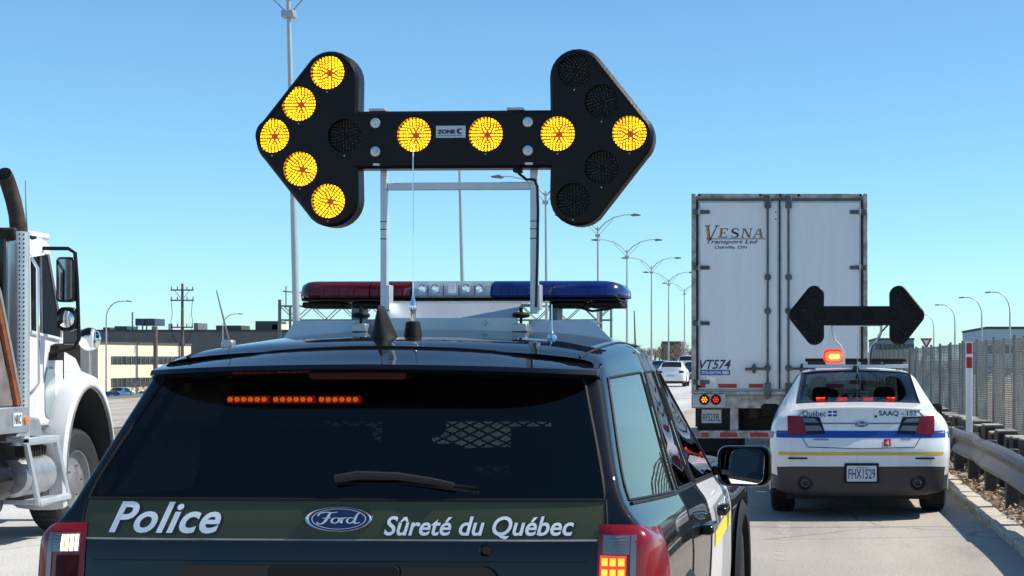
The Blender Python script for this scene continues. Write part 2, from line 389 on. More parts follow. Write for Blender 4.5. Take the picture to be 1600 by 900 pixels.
# ------------------------------------------------------------------ mesh fence
fe = empty('mesh_fence', (4.57, 0, 0)); tag(fe, 'tall grey slatted mesh fence standing behind the guardrail', 'fence')
M['fence'] = mat('fence_mesh', (.20, .212, .20), .6, metal=.15, var=.3, scale=1.2)
M['fence_post'] = mat('fence_post', (.16, .17, .175), .55, metal=.4, var=.2)
PL = 1.75
mb = MB()
for k in range(44):
    z = .06 + k * .0475; mb.box((0, PL / 2, z), (.006, PL, .022), Matrix.Rotation(.35, 3, 'Y'))
for j in range(9): mb.tube([(.012, .04 + j * (PL - .08) / 8, .02), (.012, .04 + j * (PL - .08) / 8, 2.13)], .006, 4)
pm = mb.mesh('mesh_panel', M['fence'], 0, fix=False)
pp = MB().tube([(0, 0, 0), (0, 0, 2.18)], .035, 8).mesh('post', M['fence_post'])
y = 20.0; k = 0
while y < 150:
    a = .30 if k % 2 else -.26
    a += rnd.uniform(-.05, .05)
    x0 = -.22 if k % 2 else .22
    o = link('mesh_panel', pm, fe, (x0, y, 0), (rnd.uniform(-.012, .012), rnd.uniform(-.03, .03), -a if k % 2 else -a))
    link('post', pp, fe, (x0, y, 0)); y += PL * math.cos(a); k += 1
MB().bx(-.05, .05, y, 420, 0, 2.13).build('far_panel', M['fence'], fe)

# delineator post
de = empty('delineator_post', (2.62, 24.3, 0)); tag(de, 'white delineator post with two red bands behind the guardrail', 'marker post')
MB().prism(rbox(-.05, .05, -.015, .015, .012), lambda u, v, d: (u, v, d), 0, 1.95).build('post', M['decal_white'], de, smooth=40)
for z0, z1 in ((1.76, 1.93), (1.54, 1.71)): MB().bx(-.046, .046, -.0195, -.0155, z0, z1).build('red_band', M['decal_red'], de)
# yield sign
ys_ = empty('yield_sign', (8.7, 108, 0)); tag(ys_, 'red and white inverted triangle yield sign above the mesh fence', 'road sign')
MB().tube([(0, .03, -.03), (0, .03, 3.15)], .035, 8).build('post', M['steel'], ys_)
MB().prism([(-.42, 3.18), (.42, 3.18), (0, 2.42)], XZ, -.01, .01).build('plate', M['decal_red'], ys_)
MB().prism([(-.22, 3.06), (.22, 3.06), (0, 2.67)], XZ, -.016, -.012).build('white_centre', M['decal_white'], ys_)

# ------------------------------------------------------------------ vehicle bodies: lofted control grids
def herm(Y, k, mir0=False, mir1=False):
    Y = np.asarray(Y, float); n = len(Y); d = Y[1:] - Y[:-1]; m = np.zeros_like(Y)
    for i in range(1, n - 1):
        a, b = d[i - 1], d[i]; p = a * b
        with np.errstate(divide='ignore', invalid='ignore'):
            m[i] = np.where(p > 0, 2 * p / np.where(a + b == 0, 1, a + b), 0)
    m[0], m[-1] = d[0], d[-1]
    if mir0: m[0][..., 1:] = 0
    if mir1: m[-1][..., 1:] = 0
    out = []
    for i in range(n - 1):
        for q in range(k):
            t = q / k; t2, t3 = t * t, t * t * t
            out.append((2 * t3 - 3 * t2 + 1) * Y[i] + (t3 - 2 * t2 + t) * m[i] + (-2 * t3 + 3 * t2) * Y[i + 1] + (t3 - t2) * m[i + 1])
    out.append(Y[-1]); return np.array(out)

class Car:
    def __init__(s, cap, side, k):
        s.k = k; s.nc = len(cap)
        g1 = np.array([c[:7] for c in cap] + [q[:7] for q in side], float); g2 = np.array([q[6:] for q in side], float)
        a = herm(g1, k, mir0=True); s.g1 = np.swapaxes(herm(np.swapaxes(a, 0, 1), k), 0, 1)
        b = herm(g2, k); s.g2 = np.swapaxes(herm(np.swapaxes(b, 0, 1), k, mir1=True), 0, 1)
        s.g2[:, 0] = s.g1[s.nc * k:, -1]
        s.own1 = np.zeros((s.g1.shape[0] - 1, s.g1.shape[1] - 1), int); s.own2 = np.zeros((s.g2.shape[0] - 1, s.g2.shape[1] - 1), int)
        s.panels = [None]
    def panel(s, name, mat_, g, i0, i1, j0, j1, merge=False):
        k = s.k; s.panels.append((name, mat_, merge)); own = s.own1 if g == 1 else s.own2
        if g == 2: j0 -= 6; j1 -= 6
        own[int(i0 * k):int(i1 * k), int(j0 * k):int(j1 * k)] = len(s.panels) - 1; s.panels[-1] += ((g, i0, i1, j0, j1),)
    def cut(s, cy, cz, r):
        g = s.g1; c = (g[:-1, :-1] + g[1:, :-1] + g[:-1, 1:] + g[1:, 1:]) / 4
        hit = (np.hypot(c[..., 1] - cy, c[..., 2] - cz) < r) & (c[..., 0] > .6); s.own1[hit] = -1
    def faces(s, idx, mirror, mb, T=lambda p: p):
        for g, own in ((s.g1, s.own1), (s.g2, s.own2)):
            ii, jj = np.nonzero(own == idx)
            for i, j in zip(ii, jj):
                q = [g[i, j], g[i + 1, j], g[i + 1, j + 1], g[i, j + 1]]
                if mirror: q = [(-p[0], p[1], p[2]) for p in q[::-1]]
                mb.add([T(p) for p in q], [(0, 1, 2, 3)])
    def make(s, parent, body_mat, body_name='body', trim=True, seams=True):
        out = {}
        mb = MB(); s.faces(0, False, mb); s.faces(0, True, mb); out[body_name] = mb.build(body_name, body_mat, parent, smooth=38)
        for n in range(1, len(s.panels)):
            name, m, merge, rng = s.panels[n]
            if merge:
                mb = MB(); s.faces(n, False, mb); s.faces(n, True, mb); out[name] = mb.build(name, m, parent, smooth=50)
            else:
                for mir in (False, True):
                    mb = MB(); s.faces(n, mir, mb); out[name + ('_l' if mir else '_r')] = mb.build(name, m, parent, smooth=50)
        if trim:
            mb = MB(); glassy = [n for n in range(1, len(s.panels)) if 'glass' in s.panels[n][1].name]
            T = lambda p: (p[0] * .962, .10 + p[1] * .972, p[2] - .022)
            for n in range(0, len(s.panels)):
                if n in glassy: continue
                s.faces(n, False, mb, T); s.faces(n, True, mb, T)
            mb.build('interior_trim', M['interior'], parent, smooth=50)
        return out
    def edge(s, g, pts, n=10, off=0):
        # polyline along control-index points [(i, j), ...] on grid g
        G = s.g1 if g == 1 else s.g2; k = s.k; out = []
        for (i0, j0), (i1, j1) in zip(pts[:-1], pts[1:]):
            for q in range(n):
                t = q / n; out.append(s.at(G, i0 + (i1 - i0) * t, j0 + (j1 - j0) * t, g))
        out.append(s.at(G, pts[-1][0], pts[-1][1], g)); return out
    def at(s, G, i, j, g=1):
        k = s.k; u = i * k; v = (j - (6 if g == 2 else 0)) * k
        a, b = min(int(u), G.shape[0] - 2), min(int(v), G.shape[1] - 2); fu, fv = u - a, v - b
        return Vector((1 - fu) * (1 - fv) * G[a, b] + fu * (1 - fv) * G[a + 1, b] + (1 - fu) * fv * G[a, b + 1] + fu * fv * G[a + 1, b + 1])
    def seam(s, name, m, parent, g, pts, r=.004, both=True, n=10):
        p = s.edge(g, pts, n)
        for mir in ((False, True) if both else (False,)):
            MB().tube([(-q.x, q.y, q.z) if mir else q for q in p], r, 5).build(name, m, parent)
    def patch(s, u0, u1, v0, v1, off, nu=14, nv=10, mirror=False, shape=None):
        rows = []
        for a in range(nu + 1):
            row = []
            for b in range(nv + 1):
                fu, fv = a / nu, b / nv
                if shape: i, j = shape(fu, fv)
                else: i, j = u0 + (u1 - u0) * fu, v0 + (v1 - v0) * fv
                p = s.at(s.g1, i, j); e = .05
                du = s.at(s.g1, i + e, j) - s.at(s.g1, max(0, i - e), j); dv = s.at(s.g1, i, j + e) - s.at(s.g1, i, j - e)
                nrm = du.cross(dv).normalized()
                edge = min(fu, 1 - fu, fv * .7, (1 - fv) * .7); o = off * min(1, .12 + edge * 7) 
                p = p + nrm * o
                row.append((-p.x, p.y, p.z) if mirror else tuple(p))
            rows.append(row)
        return MB().grid(rows)

def bvh_of(objs):
    vs, fs = [], []
    for o in objs:
        b = len(vs); vs += [v.co.copy() for v in o.data.vertices]; fs += [tuple(b + i for i in p.vertices) for p in o.data.polygons]
    return BVHTree.FromPolygons(vs, fs)
def ray_y(b, x, z, y0=-2):
    h = b.ray_cast(Vector((x, y0, z)), Vector((0, 1, 0))); return h[0].y if h[0] else None
def on_rear(b, pts, faces, off):
    ys = [ray_y(b, x, z) for x, z in pts]; good = [y for y in ys if y is not None]; d = good[0] if good else 0; out = []
    for (x, z), y in zip(pts, ys):
        d = y if y is not None else d; out.append((x, d - off, z))
    return MB().add(out, faces)
def rear_grid(b, x0, x1, z0, z1, nx, nz, off, sk=0, taper=0):
    pts = []; 
    for i in range(nx + 1):
        for j in range(nz + 1):
            fz = j / nz; pts.append((x0 + (x1 - x0) * i / nx + sk * fz, z0 + (z1 - z0) * fz))
    fs = [(i * (nz + 1) + j, (i + 1) * (nz + 1) + j, (i + 1) * (nz + 1) + j + 1, i * (nz + 1) + j + 1) for i in range(nx) for j in range(nz)]
    return on_rear(b, pts, fs, off)
def side_grid(b, y0, y1, z0, z1, ny, nz, off, sgn=1):
    pts = []; d = 1.0
    for i in range(ny + 1):
        for j in range(nz + 1):
            y, z = y0 + (y1 - y0) * i / ny, z0 + (z1 - z0) * j / nz
            h = b.ray_cast(Vector((3 * sgn, y, z)), Vector((-sgn, 0, 0))); d = abs(h[0].x) if h[0] else d; pts.append((sgn * (d + off), y, z))
    return MB().add(pts, [(i * (nz + 1) + j, (i + 1) * (nz + 1) + j, (i + 1) * (nz + 1) + j + 1, i * (nz + 1) + j + 1) for i in range(ny) for j in range(nz)])

_tc = {}
def text2d(body, shear=0, bold=0, space=1):
    key = (body, shear, bold, space)
    if key in _tc: return _tc[key]
    cu = bpy.data.curves.new('t', 'FONT'); cu.body = body; cu.shear = shear; cu.offset = bold; cu.space_character = space; cu.resolution_u = 4
    o = bpy.data.objects.new('t', cu); COL.objects.link(o); bpy.context.view_layer.update()
    dg = bpy.context.evaluated_depsgraph_get(); me = o.evaluated_get(dg).to_mesh()
    v = [(p.co.x, p.co.y) for p in me.vertices]; f = [tuple(p.vertices) for p in me.polygons]
    o.evaluated_get(dg).to_mesh_clear(); bpy.data.objects.remove(o); bpy.data.curves.remove(cu)
    a = np.array(v); lo, hi = a.min(0), a.max(0); a = (a - lo) / (hi - lo); _tc[key] = ([tuple(p) for p in a], f); return _tc[key]
def text_box(body, x0, x1, z0, z1, **k):
    v, f = text2d(body, **k); return [(x0 + (x1 - x0) * a, z0 + (z1 - z0) * b) for a, b in v], f
def flat_text(body, x0, x1, z0, z1, y, **k):
    v, f = text_box(body, x0, x1, z0, z1, **k); return MB().add([(a, y, b) for a, b in v], f)
def ribbon(pts, w, smooth=3):
    # polyline with widths -> 2-D quads
    P_ = [Vector((p[0], p[1])) for p in pts]; ww = w if isinstance(w, list) else [w] * len(pts)
    if smooth:
        a = np.array([[p.x, p.y, q] for p, q in zip(P_, ww)]); n = len(a); out = []
        for i in range(n - 1):
            p0, p1, p2, p3 = a[max(i - 1, 0)], a[i], a[i + 1], a[min(i + 2, n - 1)]
            for s_ in range(smooth):
                t = s_ / smooth; out.append(.5 * (2 * p1 + (p2 - p0) * t + (2 * p0 - 5 * p1 + 4 * p2 - p3) * t * t + (3 * p1 - p0 - 3 * p2 + p3) * t ** 3))
        out.append(a[-1]); P_ = [Vector((q[0], q[1])) for q in out]; ww = [q[2] for q in out]
    v, f = [], []
    for i, p in enumerate(P_):
        t = (P_[min(i + 1, len(P_) - 1)] - P_[max(i - 1, 0)]).normalized(); n_ = Vector((-t.y, t.x)) * ww[i] / 2; v += [tuple(p + n_), tuple(p - n_)]
    f = [(2 * i, 2 * i + 1, 2 * i + 3, 2 * i + 2) for i in range(len(P_) - 1)]; return v, f
FORD = [([(.02, .66), (.06, .84), (.18, .93), (.34, .90), (.46, .95)], [.03, .05, .06, .06, .03]),
        ([(.30, .90), (.25, .62), (.20, .34), (.12, .14), (.03, .14), (.02, .26)], [.05, .07, .07, .06, .05, .03]),
        ([(.13, .54), (.22, .50), (.32, .58)], [.03, .05, .03]),
        ([(.45, .56), (.37, .50), (.34, .30), (.40, .18), (.49, .28), (.51, .48), (.45, .56), (.53, .52), (.58, .56)], .05),
        ([(.57, .58), (.57, .38), (.56, .18)], .055), ([(.57, .42), (.63, .56), (.68, .56)], .05),
        ([(.84, .54), (.75, .56), (.69, .40), (.72, .20), (.80, .22), (.86, .42)], .05),
        ([(.97, .96), (.91, .76), (.87, .45), (.86, .24), (.91, .17), (.98, .26)], [.03, .05, .06, .06, .05, .03])]
def emblem(parent, cx, y, cz, w, h, tilt, b=None):
    e = MB(); n = 40
    el = lambda a, k, yy: (cx + a * w / 2 * math.cos(k), yy + tilt * (a * h / 2 * math.sin(k)), cz + a * h / 2 * math.sin(k))
    ring = [(1.0, .004), (1.0, -.008), (.96, -.014), (.90, -.011), (.88, -.006)]
    rows = [[el(a, 2 * math.pi * k / n, y + d) for k in range(n + 1)] for a, d in ring]
    o = e.grid(rows).build('emblem', M['chrome'], parent, smooth=60)
    MB().add([el(.90, 2 * math.pi * k / n, y - .007) for k in range(n)], [tuple(range(n))]).build('emblem_field', M['ford_blue'], o)
    inner = MB(); inner.grid([[el(a, 2 * math.pi * k / n, y - .009) for k in range(n + 1)] for a in (.80, .77)])
    x0, x1, z0, z1 = cx - w * .32, cx + w * .32, cz - h * .27, cz + h * .30
    for pts, ww in FORD:
        v, f = ribbon(pts, ww if isinstance(ww, list) else [ww] * len(pts))
        inner.add([(x0 + (x1 - x0) * a, y - .009 + tilt * (z0 + (z1 - z0) * bb - cz), z0 + (z1 - z0) * bb) for a, bb in v], f)
    inner.build('emblem_script', M['decal_white'], o, smooth=0, fix=False)
    return o

def wheel_meshes(r, w, rim_r, rim_mat):
    t = MB().lathe([(rim_r, -w * .42), (rim_r + .03, -w * .48), (r - .05, -w * .5), (r - .012, -w * .42), (r, -w * .3), (r, -w * .02), (r - .008, 0), (r, w * .02), (r, w * .3), (r - .012, w * .42), (r - .05, w * .5), (rim_r + .03, w * .48), (rim_r, w * .42)], 36)
    for k in range(44):
        a = 2 * math.pi * k / 44; t.box((0, (r + .001) * math.cos(a), (r + .001) * math.sin(a)), (w * .66, .012, .012), Matrix.Rotation(a, 3, 'X'))
    rim = MB().lathe([(rim_r + .004, w * .42), (rim_r - .012, w * .40), (rim_r - .03, w * .25), (rim_r * .8, w * .22), (rim_r * .45, w * .30), (rim_r * .32, w * .38), (.02, w * .38), (0.001, w * .38)], 32)
    for k in range(5):
        a = 2 * math.pi * k / 5; rim.lathe([(.012, w * .33), (.012, w * .40), (.0, w * .405)], 6, (0, rim_r * .5 * math.cos(a), rim_r * .5 * math.sin(a)))
    rim.lathe([(rim_r, -w * .40), (.03, -w * .25), (.001, -w * .25)], 24)
    return t.mesh('tyre', M['rubber']), rim.mesh('rim', rim_mat)
def put_wheel(parent, meshes, x, y, z):
    w = empty('wheel', (x, y, z), 0 if x > 0 else math.pi, parent); link('tyre', meshes[0], w); link('rim', meshes[1], w); return w

# ------------------------------------------------------------------ amber arrow board (used on both police vehicles)
def board_outline(n=10):
    k = 377.0; c = lambda x, y: ((x - 716.5) / k, (219 - y) / k); r = 44 / k
    def arc(cx, cy, a0, a1):
        ox, oz = c(cx, cy); return [(ox + r * math.cos(R(a0 + (a1 - a0) * i / n)), oz + r * math.sin(R(a0 + (a1 - a0) * i / n))) for i in range(n + 1)]
    o = [c(867, 177)] + [(c(867, 0)[0], c(0, 127)[1])]
    o = []
    o += [c(566, 177)]; o += [c(867, 177)]
    o += arc(910, 127, 180, 46); o += arc(983, 219, 46, -46); o += arc(910, 312, -46, -180)
    o += [c(867, 266), c(566, 266)]
    o += arc(523, 312, 0, -134); o += arc(449, 219, 226, 134); o += arc(523, 127, 134, 0)
    return o
LAMPS = [(519, 116, 1), (474, 165, 1), (432, 214, 1), (476, 266, 1), (520, 316, 1), (546, 215, 0), (655, 214, 1), (767, 214, 1), (879, 214, 1), (990, 214, 1), (905, 116, 0), (947, 165, 0), (947, 266, 0), (903, 316, 0)]
def offset_poly(poly, d):
    n = len(poly); out = []
    for i in range(n):
        p0, p1, p2 = Vector(poly[i - 1]), Vector(poly[i]), Vector(poly[(i + 1) % n])
        a, b = (p1 - p0).normalized(), (p2 - p1).normalized(); na, nb = Vector((-a.y, a.x)), Vector((-b.y, b.x)); m = (na + nb)
        m = m / max(.3, m.length_squared / 2); out.append(tuple(p1 - m * d * -1 * SGN))
    return out
_o = board_outline(); SGN = -1 if sum(_o[i - 1][0] * _o[i][1] - _o[i][0] * _o[i - 1][1] for i in range(len(_o))) > 0 else 1
SGN = -SGN
def arrow_board(name, label, loc, rz, scale, lit, group):
    root = empty(name, loc, rz); root.scale = (scale,) * 3; tag(root, label, 'arrow board', group)
    o = board_outline(); k = 377.0; hr = 26.5 / k; nh = 26
    o1 = offset_poly(o, .012); o2 = offset_poly(o, .022)
    L3 = lambda poly, y: [Vector((a, y, b)) for a, b in poly]
    holes = [[(((x - 716.5) / k) + hr * math.cos(2 * math.pi * q / nh), ((219 - y) / k) + hr * math.sin(2 * math.pi * q / nh)) for q in range(nh)] for x, y, _ in LAMPS]
    front = [L3(o2, -.035)] + [L3(h, -.035) for h in holes]; flat = [p for l in front for p in l]
    mb = MB().add(flat, tessellate_polygon(front)); n = len(o)
    prof = [(o2, -.035), (o1, -.033), (o, -.022), (o, .05), (o1, .058)]
    rows = [[(a, y, b) for a, b in poly] + [(poly[0][0], y, poly[0][1])] for poly, y in prof]; mb.grid(rows)
    mb.add(L3(o1, .058), tessellate_polygon([L3(o1, .058)])); mb.build('board', M['board_black'], root, smooth=30)
    cup = MB().lathe([(hr, -.035), (hr, -.005)], nh, axis='y').mesh('cup', M['cup'])
    led = MB(); spots = []
    for ring, cnt in ((.018, 6), (.028, 12), (.038, 18), (.048, 22), (.058, 26), (.066, 30)):
        for q in range(cnt):
            a = 2 * math.pi * (q + .5 * (cnt % 4 == 2)) / cnt; spots.append((ring * math.cos(a), ring * math.sin(a)))
    q_ = random.Random(5)
    for x, z in spots:
        s_ = q_.uniform(.72, 1.08); led.lathe([(.0046 * s_, -.004), (.0046 * s_, -.008), (.003 * s_, -.011), (.0001, -.0118)], 6, (x, 0, z), 'y')
    led_on = led.mesh('led_array', M['led_amber'] if lit else M['led_off'], 60, fix=False); led_off = led.mesh('led_array', M['led_off'], 60, fix=False)
    disc_on = MB().add([(hr * math.cos(2 * math.pi * q / nh), -.005, hr * math.sin(2 * math.pi * q / nh)) for q in range(nh)], [tuple(range(nh))])
    d1, d0 = disc_on.mesh('lamp_backing', M['led_glow'] if lit else M['lamp_off']), disc_on.mesh('lamp_backing', M['lamp_off'])
    for x, y, on in LAMPS:
        c = ((x - 716.5) / k, 0, (219 - y) / k); lp = link('lamp', cup, root, c, (0, rnd.choice((0, .7, 1.57, 3.1, 4.4)), 0))
        link('led_array', led_on if on else led_off, lp); link('lamp_backing', d1 if on else d0, lp)
        for a in (30, 150, 270):
            pass
        MB().lathe([(.0035, -.035), (.003, -.038), (0, -.0385)], 8, (c[0], 0, c[2] - hr - .012), 'y').build('screw', M['steel'], root)
    return root

# ------------------------------------------------------------------ police SUV
suv = empty('police_suv', (-1.53, 5.1, 0), -.041); suv.scale = (1.035, 1, 1)
tag(suv, 'black police SUV with olive tailgate band carrying an arrow board, nearest vehicle', 'SUV')
zr = [.34, .42, .62, .85, 1.066, 1.195, 1.60]; yc = [.06, .0, -.02, .05, .085, .125, .43]
cx2 = [.70, .80, .83, .845, .85, .845, .725]
C0 = [(0, y, z) for y, z in zip(yc, zr)]
C1 = [(x * .52, y + .004, z) for x, y, z in zip(cx2, yc, zr)]
C2 = [(x, y + .028, z) for x, y, z in zip(cx2, yc, zr)]
S0 = list(zip([.80, .935, .965, .975, .97, .898, .78], [.12, .10, .09, .13, .15, .175, .475], [.34, .42, .62, .85, 1.066, 1.19, 1.59])) + [(.735, .53, 1.655), (.42, .56, 1.69), (0, .58, 1.70)]
S1 = list(zip([.85, .985, 1.005, 1.012, .985, .908, .79], [.45, .45, .42, .40, .33, .265, .56], [.30, .40, .62, .88, 1.06, 1.185, 1.595])) + [(.745, .66, 1.675), (.44, .71, 1.722), (0, .73, 1.733)]
S2 = list(zip([.86, .985, 1.0, 1.01, .99, .945, .80], [1.2] * 5 + [1.2, 1.32], [.30, .40, .62, .88, 1.035, 1.138, 1.61])) + [(.74, 1.36, 1.715), (.45, 1.4, 1.774), (0, 1.42, 1.787)]
S3 = [(x, y + .11, z) for x, y, z in S2]
S4 = list(zip([.86, .975, .99, 1.0, .975, .915, .745], [2.12] * 7, [.30, .40, .62, .86, 1.0, 1.10, 1.61])) + [(.675, 2.12, 1.715), (.41, 2.12, 1.782), (0, 2.12, 1.797)]
S5 = [(x, y + .11, z) for x, y, z in S4]
S6 = list(zip([.86, .96, .975, .975, .955, .895, .67], [3.4] * 6 + [2.93], [.30, .40, .62, .84, .96, 1.055, 1.595])) + [(.60, 2.9, 1.665), (.36, 2.87, 1.72), (0, 2.85, 1.73)]
S7 = list(zip([.86, .965, .98, .98, .955, .89, .78], [3.62] * 6 + [3.62], [.30, .40, .62, .84, .96, 1.05, 1.12])) + [(.66, 3.74, 1.15), (.38, 3.80, 1.165), (0, 3.82, 1.17)]
S8 = list(zip([.86, .98, .995, .995, .97, .90, .79], [4.4] * 7, [.30, .40, .62, .85, .98, 1.05, 1.085])) + [(.6, 4.4, 1.11), (.35, 4.4, 1.13), (0, 4.4, 1.14)]
S9 = list(zip([.78, .88, .91, .90, .87, .82, .72], [4.85, 4.86, 4.87, 4.87, 4.87, 4.87, 4.88], [.30, .40, .60, .78, .88, .94, .98])) + [(.55, 4.89, 1.0), (.3, 4.9, 1.02), (0, 4.9, 1.03)]
S10 = list(zip([.55, .6, .62, .62, .60, .58, .5], [5.0] * 7, [.30, .40, .58, .72, .80, .85, .88])) + [(.36, 5.01, .90), (.2, 5.02, .91), (0, 5.02, .92)]
S11 = [(0, 5.04, z) for x, y, z in S10]
K = Car([C0, C1, C2], [S0, S1, S2, S3, S4, S5, S6, S7, S8, S9, S10, S11], 6)
K.cut(1.15, .37, .43); K.cut(4.02, .37, .43)
K.panel('rear_bumper', M['black_plastic'], 1, 0, 3.5, 0, 2, True)
K.panel('tailgate', M['black_paint'], 1, 0, 2, 2, 4, True)
K.panel('tailgate_band', M['olive_paint'], 1, 0, 2, 4, 5, True)
K.panel('rear_window', M['privacy_glass'], 1, 0, 2, 5, 6, True)
K.panel('quarter_window', M['privacy_glass'], 1, 4, 5, 5, 6)
K.panel('rear_door_window', M['privacy_glass'], 1, 6, 7, 5, 6)
K.panel('front_door_window', M['side_glass'], 1, 8, 9, 5, 6)
K.panel('windshield', M['clear_glass'], 2, 6, 7, 7, 9, True)
K.panel('rear_door', M['black_paint'], 1, 6, 7.5, 1, 5)
K.panel('front_door', M['white_paint'], 1, 8, 9.5, 1, 5)
K.own1[(K.own1 > 0) & (np.hypot((K.g1[:-1, :-1, 1] + K.g1[1:, 1:, 1]) / 2 - 1.15, (K.g1[:-1, :-1, 2] + K.g1[1:, 1:, 2]) / 2 - .37) < .43) & (K.g1[:-1, :-1, 0] > .6)] = -1
parts = K.make(suv, M['black_paint'])
# window rubbers and shut lines
sm = M['black_plastic']
K.seam('rear_window_seal', sm, suv, 1, [(0, 5), (2, 5), (2, 6)], .006)
for i0, i1 in ((4, 5), (6, 7), (8, 9)): K.seam('window_seal', sm, suv, 1, [(i0, 5), (i1, 5), (i1, 6), (i0, 6), (i0, 5)], .006)
K.seam('shut_line', sm, suv, 1, [(2.05, 5), (2.05, 2)], .004)
K.seam('shut_line', sm, suv, 1, [(6, 5), (6, 2.2)], .004); K.seam('shut_line', sm, suv, 1, [(7.5, 5), (7.5, 1)], .004); K.seam('shut_line', sm, suv, 1, [(9.5, 5), (9.5, 1)], .004)
K.seam('roof_ditch', sm, suv, 2, [(0.2, 7.25), (3, 7.2), (6, 7.1)], .006, n=14)
K.seam('belt_moulding', sm, suv, 1, [(4, 4.93), (10, 4.93)], .008, n=40)
# roof spoiler with the unlit high brake light below it
rows = []
for i in range(25):
    t = -1 + i / 12; w = .772; e = abs(t) ** 5; x = t * w
    yt, zt = .31 + .13 * e, 1.640 - .022 * t * t
    rows.append([(x * .99, .47 + .09 * e, 1.60 - .02 * e), (x, yt + .02, zt - .022), (x, yt, zt - .010), (x, yt + .012, zt + .006), (x, yt + .13, zt + .030), (x * .985, .57 + .05 * e, 1.708 - .060 * t * t - .02 * e), (x * .97, .70 + .02 * e, 1.722 - .068 * t * t - .025 * e)])
spo = MB().grid(rows).add(rows[0], [tuple(range(7))]).add(rows[-1], [tuple(range(7))]).build('spoiler', M['black_paint'], suv, smooth=40)
MB().prism(rbox(-.185, .145, 1.594, 1.622, .012), lambda u, v, d: (u, d + (v - 1.6) * -.3, v), .345, .43).build('high_brake_light', M['dark_red_lens'], suv, smooth=40)
MB().tube([(x[5][0], x[5][1], x[5][2] + .002) for x in rows], .003, 5).build('spoiler_gap', M['black_plastic'], suv)
rearb = bvh_of([parts['tailgate'], parts['tailgate_band'], parts['rear_window'], parts['body'], parts['rear_bumper']])
# chrome strip, plate recess, camera
mb = MB()
for i in range(31):
    pass
MB().tube([(x, ray_y(rearb, x, 1.066) - .004, 1.066) for x in [-.83 + 1.66 * i / 30 for i in range(31)]], .0035, 5).build('trim_strip', M['steel'], suv)
rear_grid(rearb, -.80, .80, .995, .999, 24, 1, .003).build('tailgate_crease', M['black_plastic'], suv)
MB().prism(rbox(-.52, .52, .73, .985, .05), XZ, .045, .06).build('plate_recess', M['gloss_black'], suv, smooth=40)
pl = MB().prism(rbox(-.153, .153, .77, .92, .012), XZ, .032, .042).build('licence_plate', M['decal_white'], suv)
MB().prism(rbox(-.21, .21, .945, .985, .015), XZ, .03, .05).build('handle_trim', M['black_plastic'], suv, smooth=40)
yk = ray_y(rearb, .475, 1.04)
MB().lathe([(.02, .01), (.021, -.008), (.014, -.012), (.012, -.004), (0, -.003)], 16, (.475, yk, 1.035), 'y').build('rear_camera', M['gloss_black'], suv)
emblem(suv, -.0, ray_y(rearb, 0, 1.135) - .006, 1.135, .222, .083, .27)
# lettering on the band
def rear_text(body, px0, px1, py0, py1, m, name='lettering', off=.003, D=5.21, cxp=541, ppm=471, **k):
    v, f = text_box(body, (px0 - cxp) / ppm * .979 + .011, (px1 - cxp) / ppm * .979 + .011, CH - (py1 - PY) / ppm, CH - (py0 - PY) / ppm, **k)
    return on_rear(rearb, v, f, off).build(name, m, suv, smooth=0, fix=False)
rear_text('Police', 171, 349, 786, 834, M['decal_white'], shear=.32, bold=.022, space=1.04)
rear_text('Sûreté du Québec', 606, 898, 806, 841, M['decal_white'], shear=.22, bold=.018, space=1.0)
rear_text('Police', 173, 353, 788, 837, M['decal_black'], 'lettering_shadow', .0015, shear=.32, bold=.042, space=1.04)
rear_text('Sûreté du Québec', 605, 901, 807, 844, M['decal_black'], 'lettering_shadow', .0015, shear=.22, bold=.036, space=1.0)
# tail lights
for mir in (False, True):
    sg = -1 if mir else 1
    tl = K.patch(0, 0, 0, 0, .03, 20, 14, mir, shape=lambda fu, fv: (1.93 + 2.3 * fu, 2.35 + 2.05 * fv - .22 * fu * fu * fv)).build('tail_light', M['red_lens'], suv, smooth=60)
    tb = bvh_of([tl])
    X = lambda a: sg * a
    def tg(x0, x1, z0, z1, off, nx=6, nz=3):
        return rear_grid(tb, min(X(x0), X(x1)), max(X(x0), X(x1)), z0, z1, nx, nz, off)
    tg(.848, .935, 1.022, 1.085, .003).build('reverse_lens', M['clear_lens'], tl, smooth=50)
    tg(.937, .955, .80, 1.085, .0025, 3, 8).build('clear_guide', M['clear_lens'], tl, smooth=50)
    for q in range(6):
        z = 1.030 + q * .0095; tg(.85, .930 - .0 * q, z, z + .0028, .0042, 6, 1).build('lens_rib', M['dull_steel'], tl, smooth=0)
    if not mir:
        tg(.840, .925, .80, 1.018, .003, 4, 8).build('brake_field', M['brake_on'], tl, smooth=50)
        for a in range(3):
            for b in range(5):
                tg(.846 + a * .027, .866 + a * .027, .985 - b * .036, 1.010 - b * .036, .0048, 2, 2).build('brake_cell', M['brake_hot'], tl, smooth=0)
    else:
        tg(.848, .918, .80, 1.012, .003, 4, 8).build('brake_field', M['dark_red_lens'], tl, smooth=50)
        for a in range(4):
            tg(.852 + a * .014, .862 + a * .014, 1.026, 1.08, .0055, 2, 2).build('glowing_cell', M['warm_glow'], tl, smooth=0)  # warm white emissive cells in the left lens
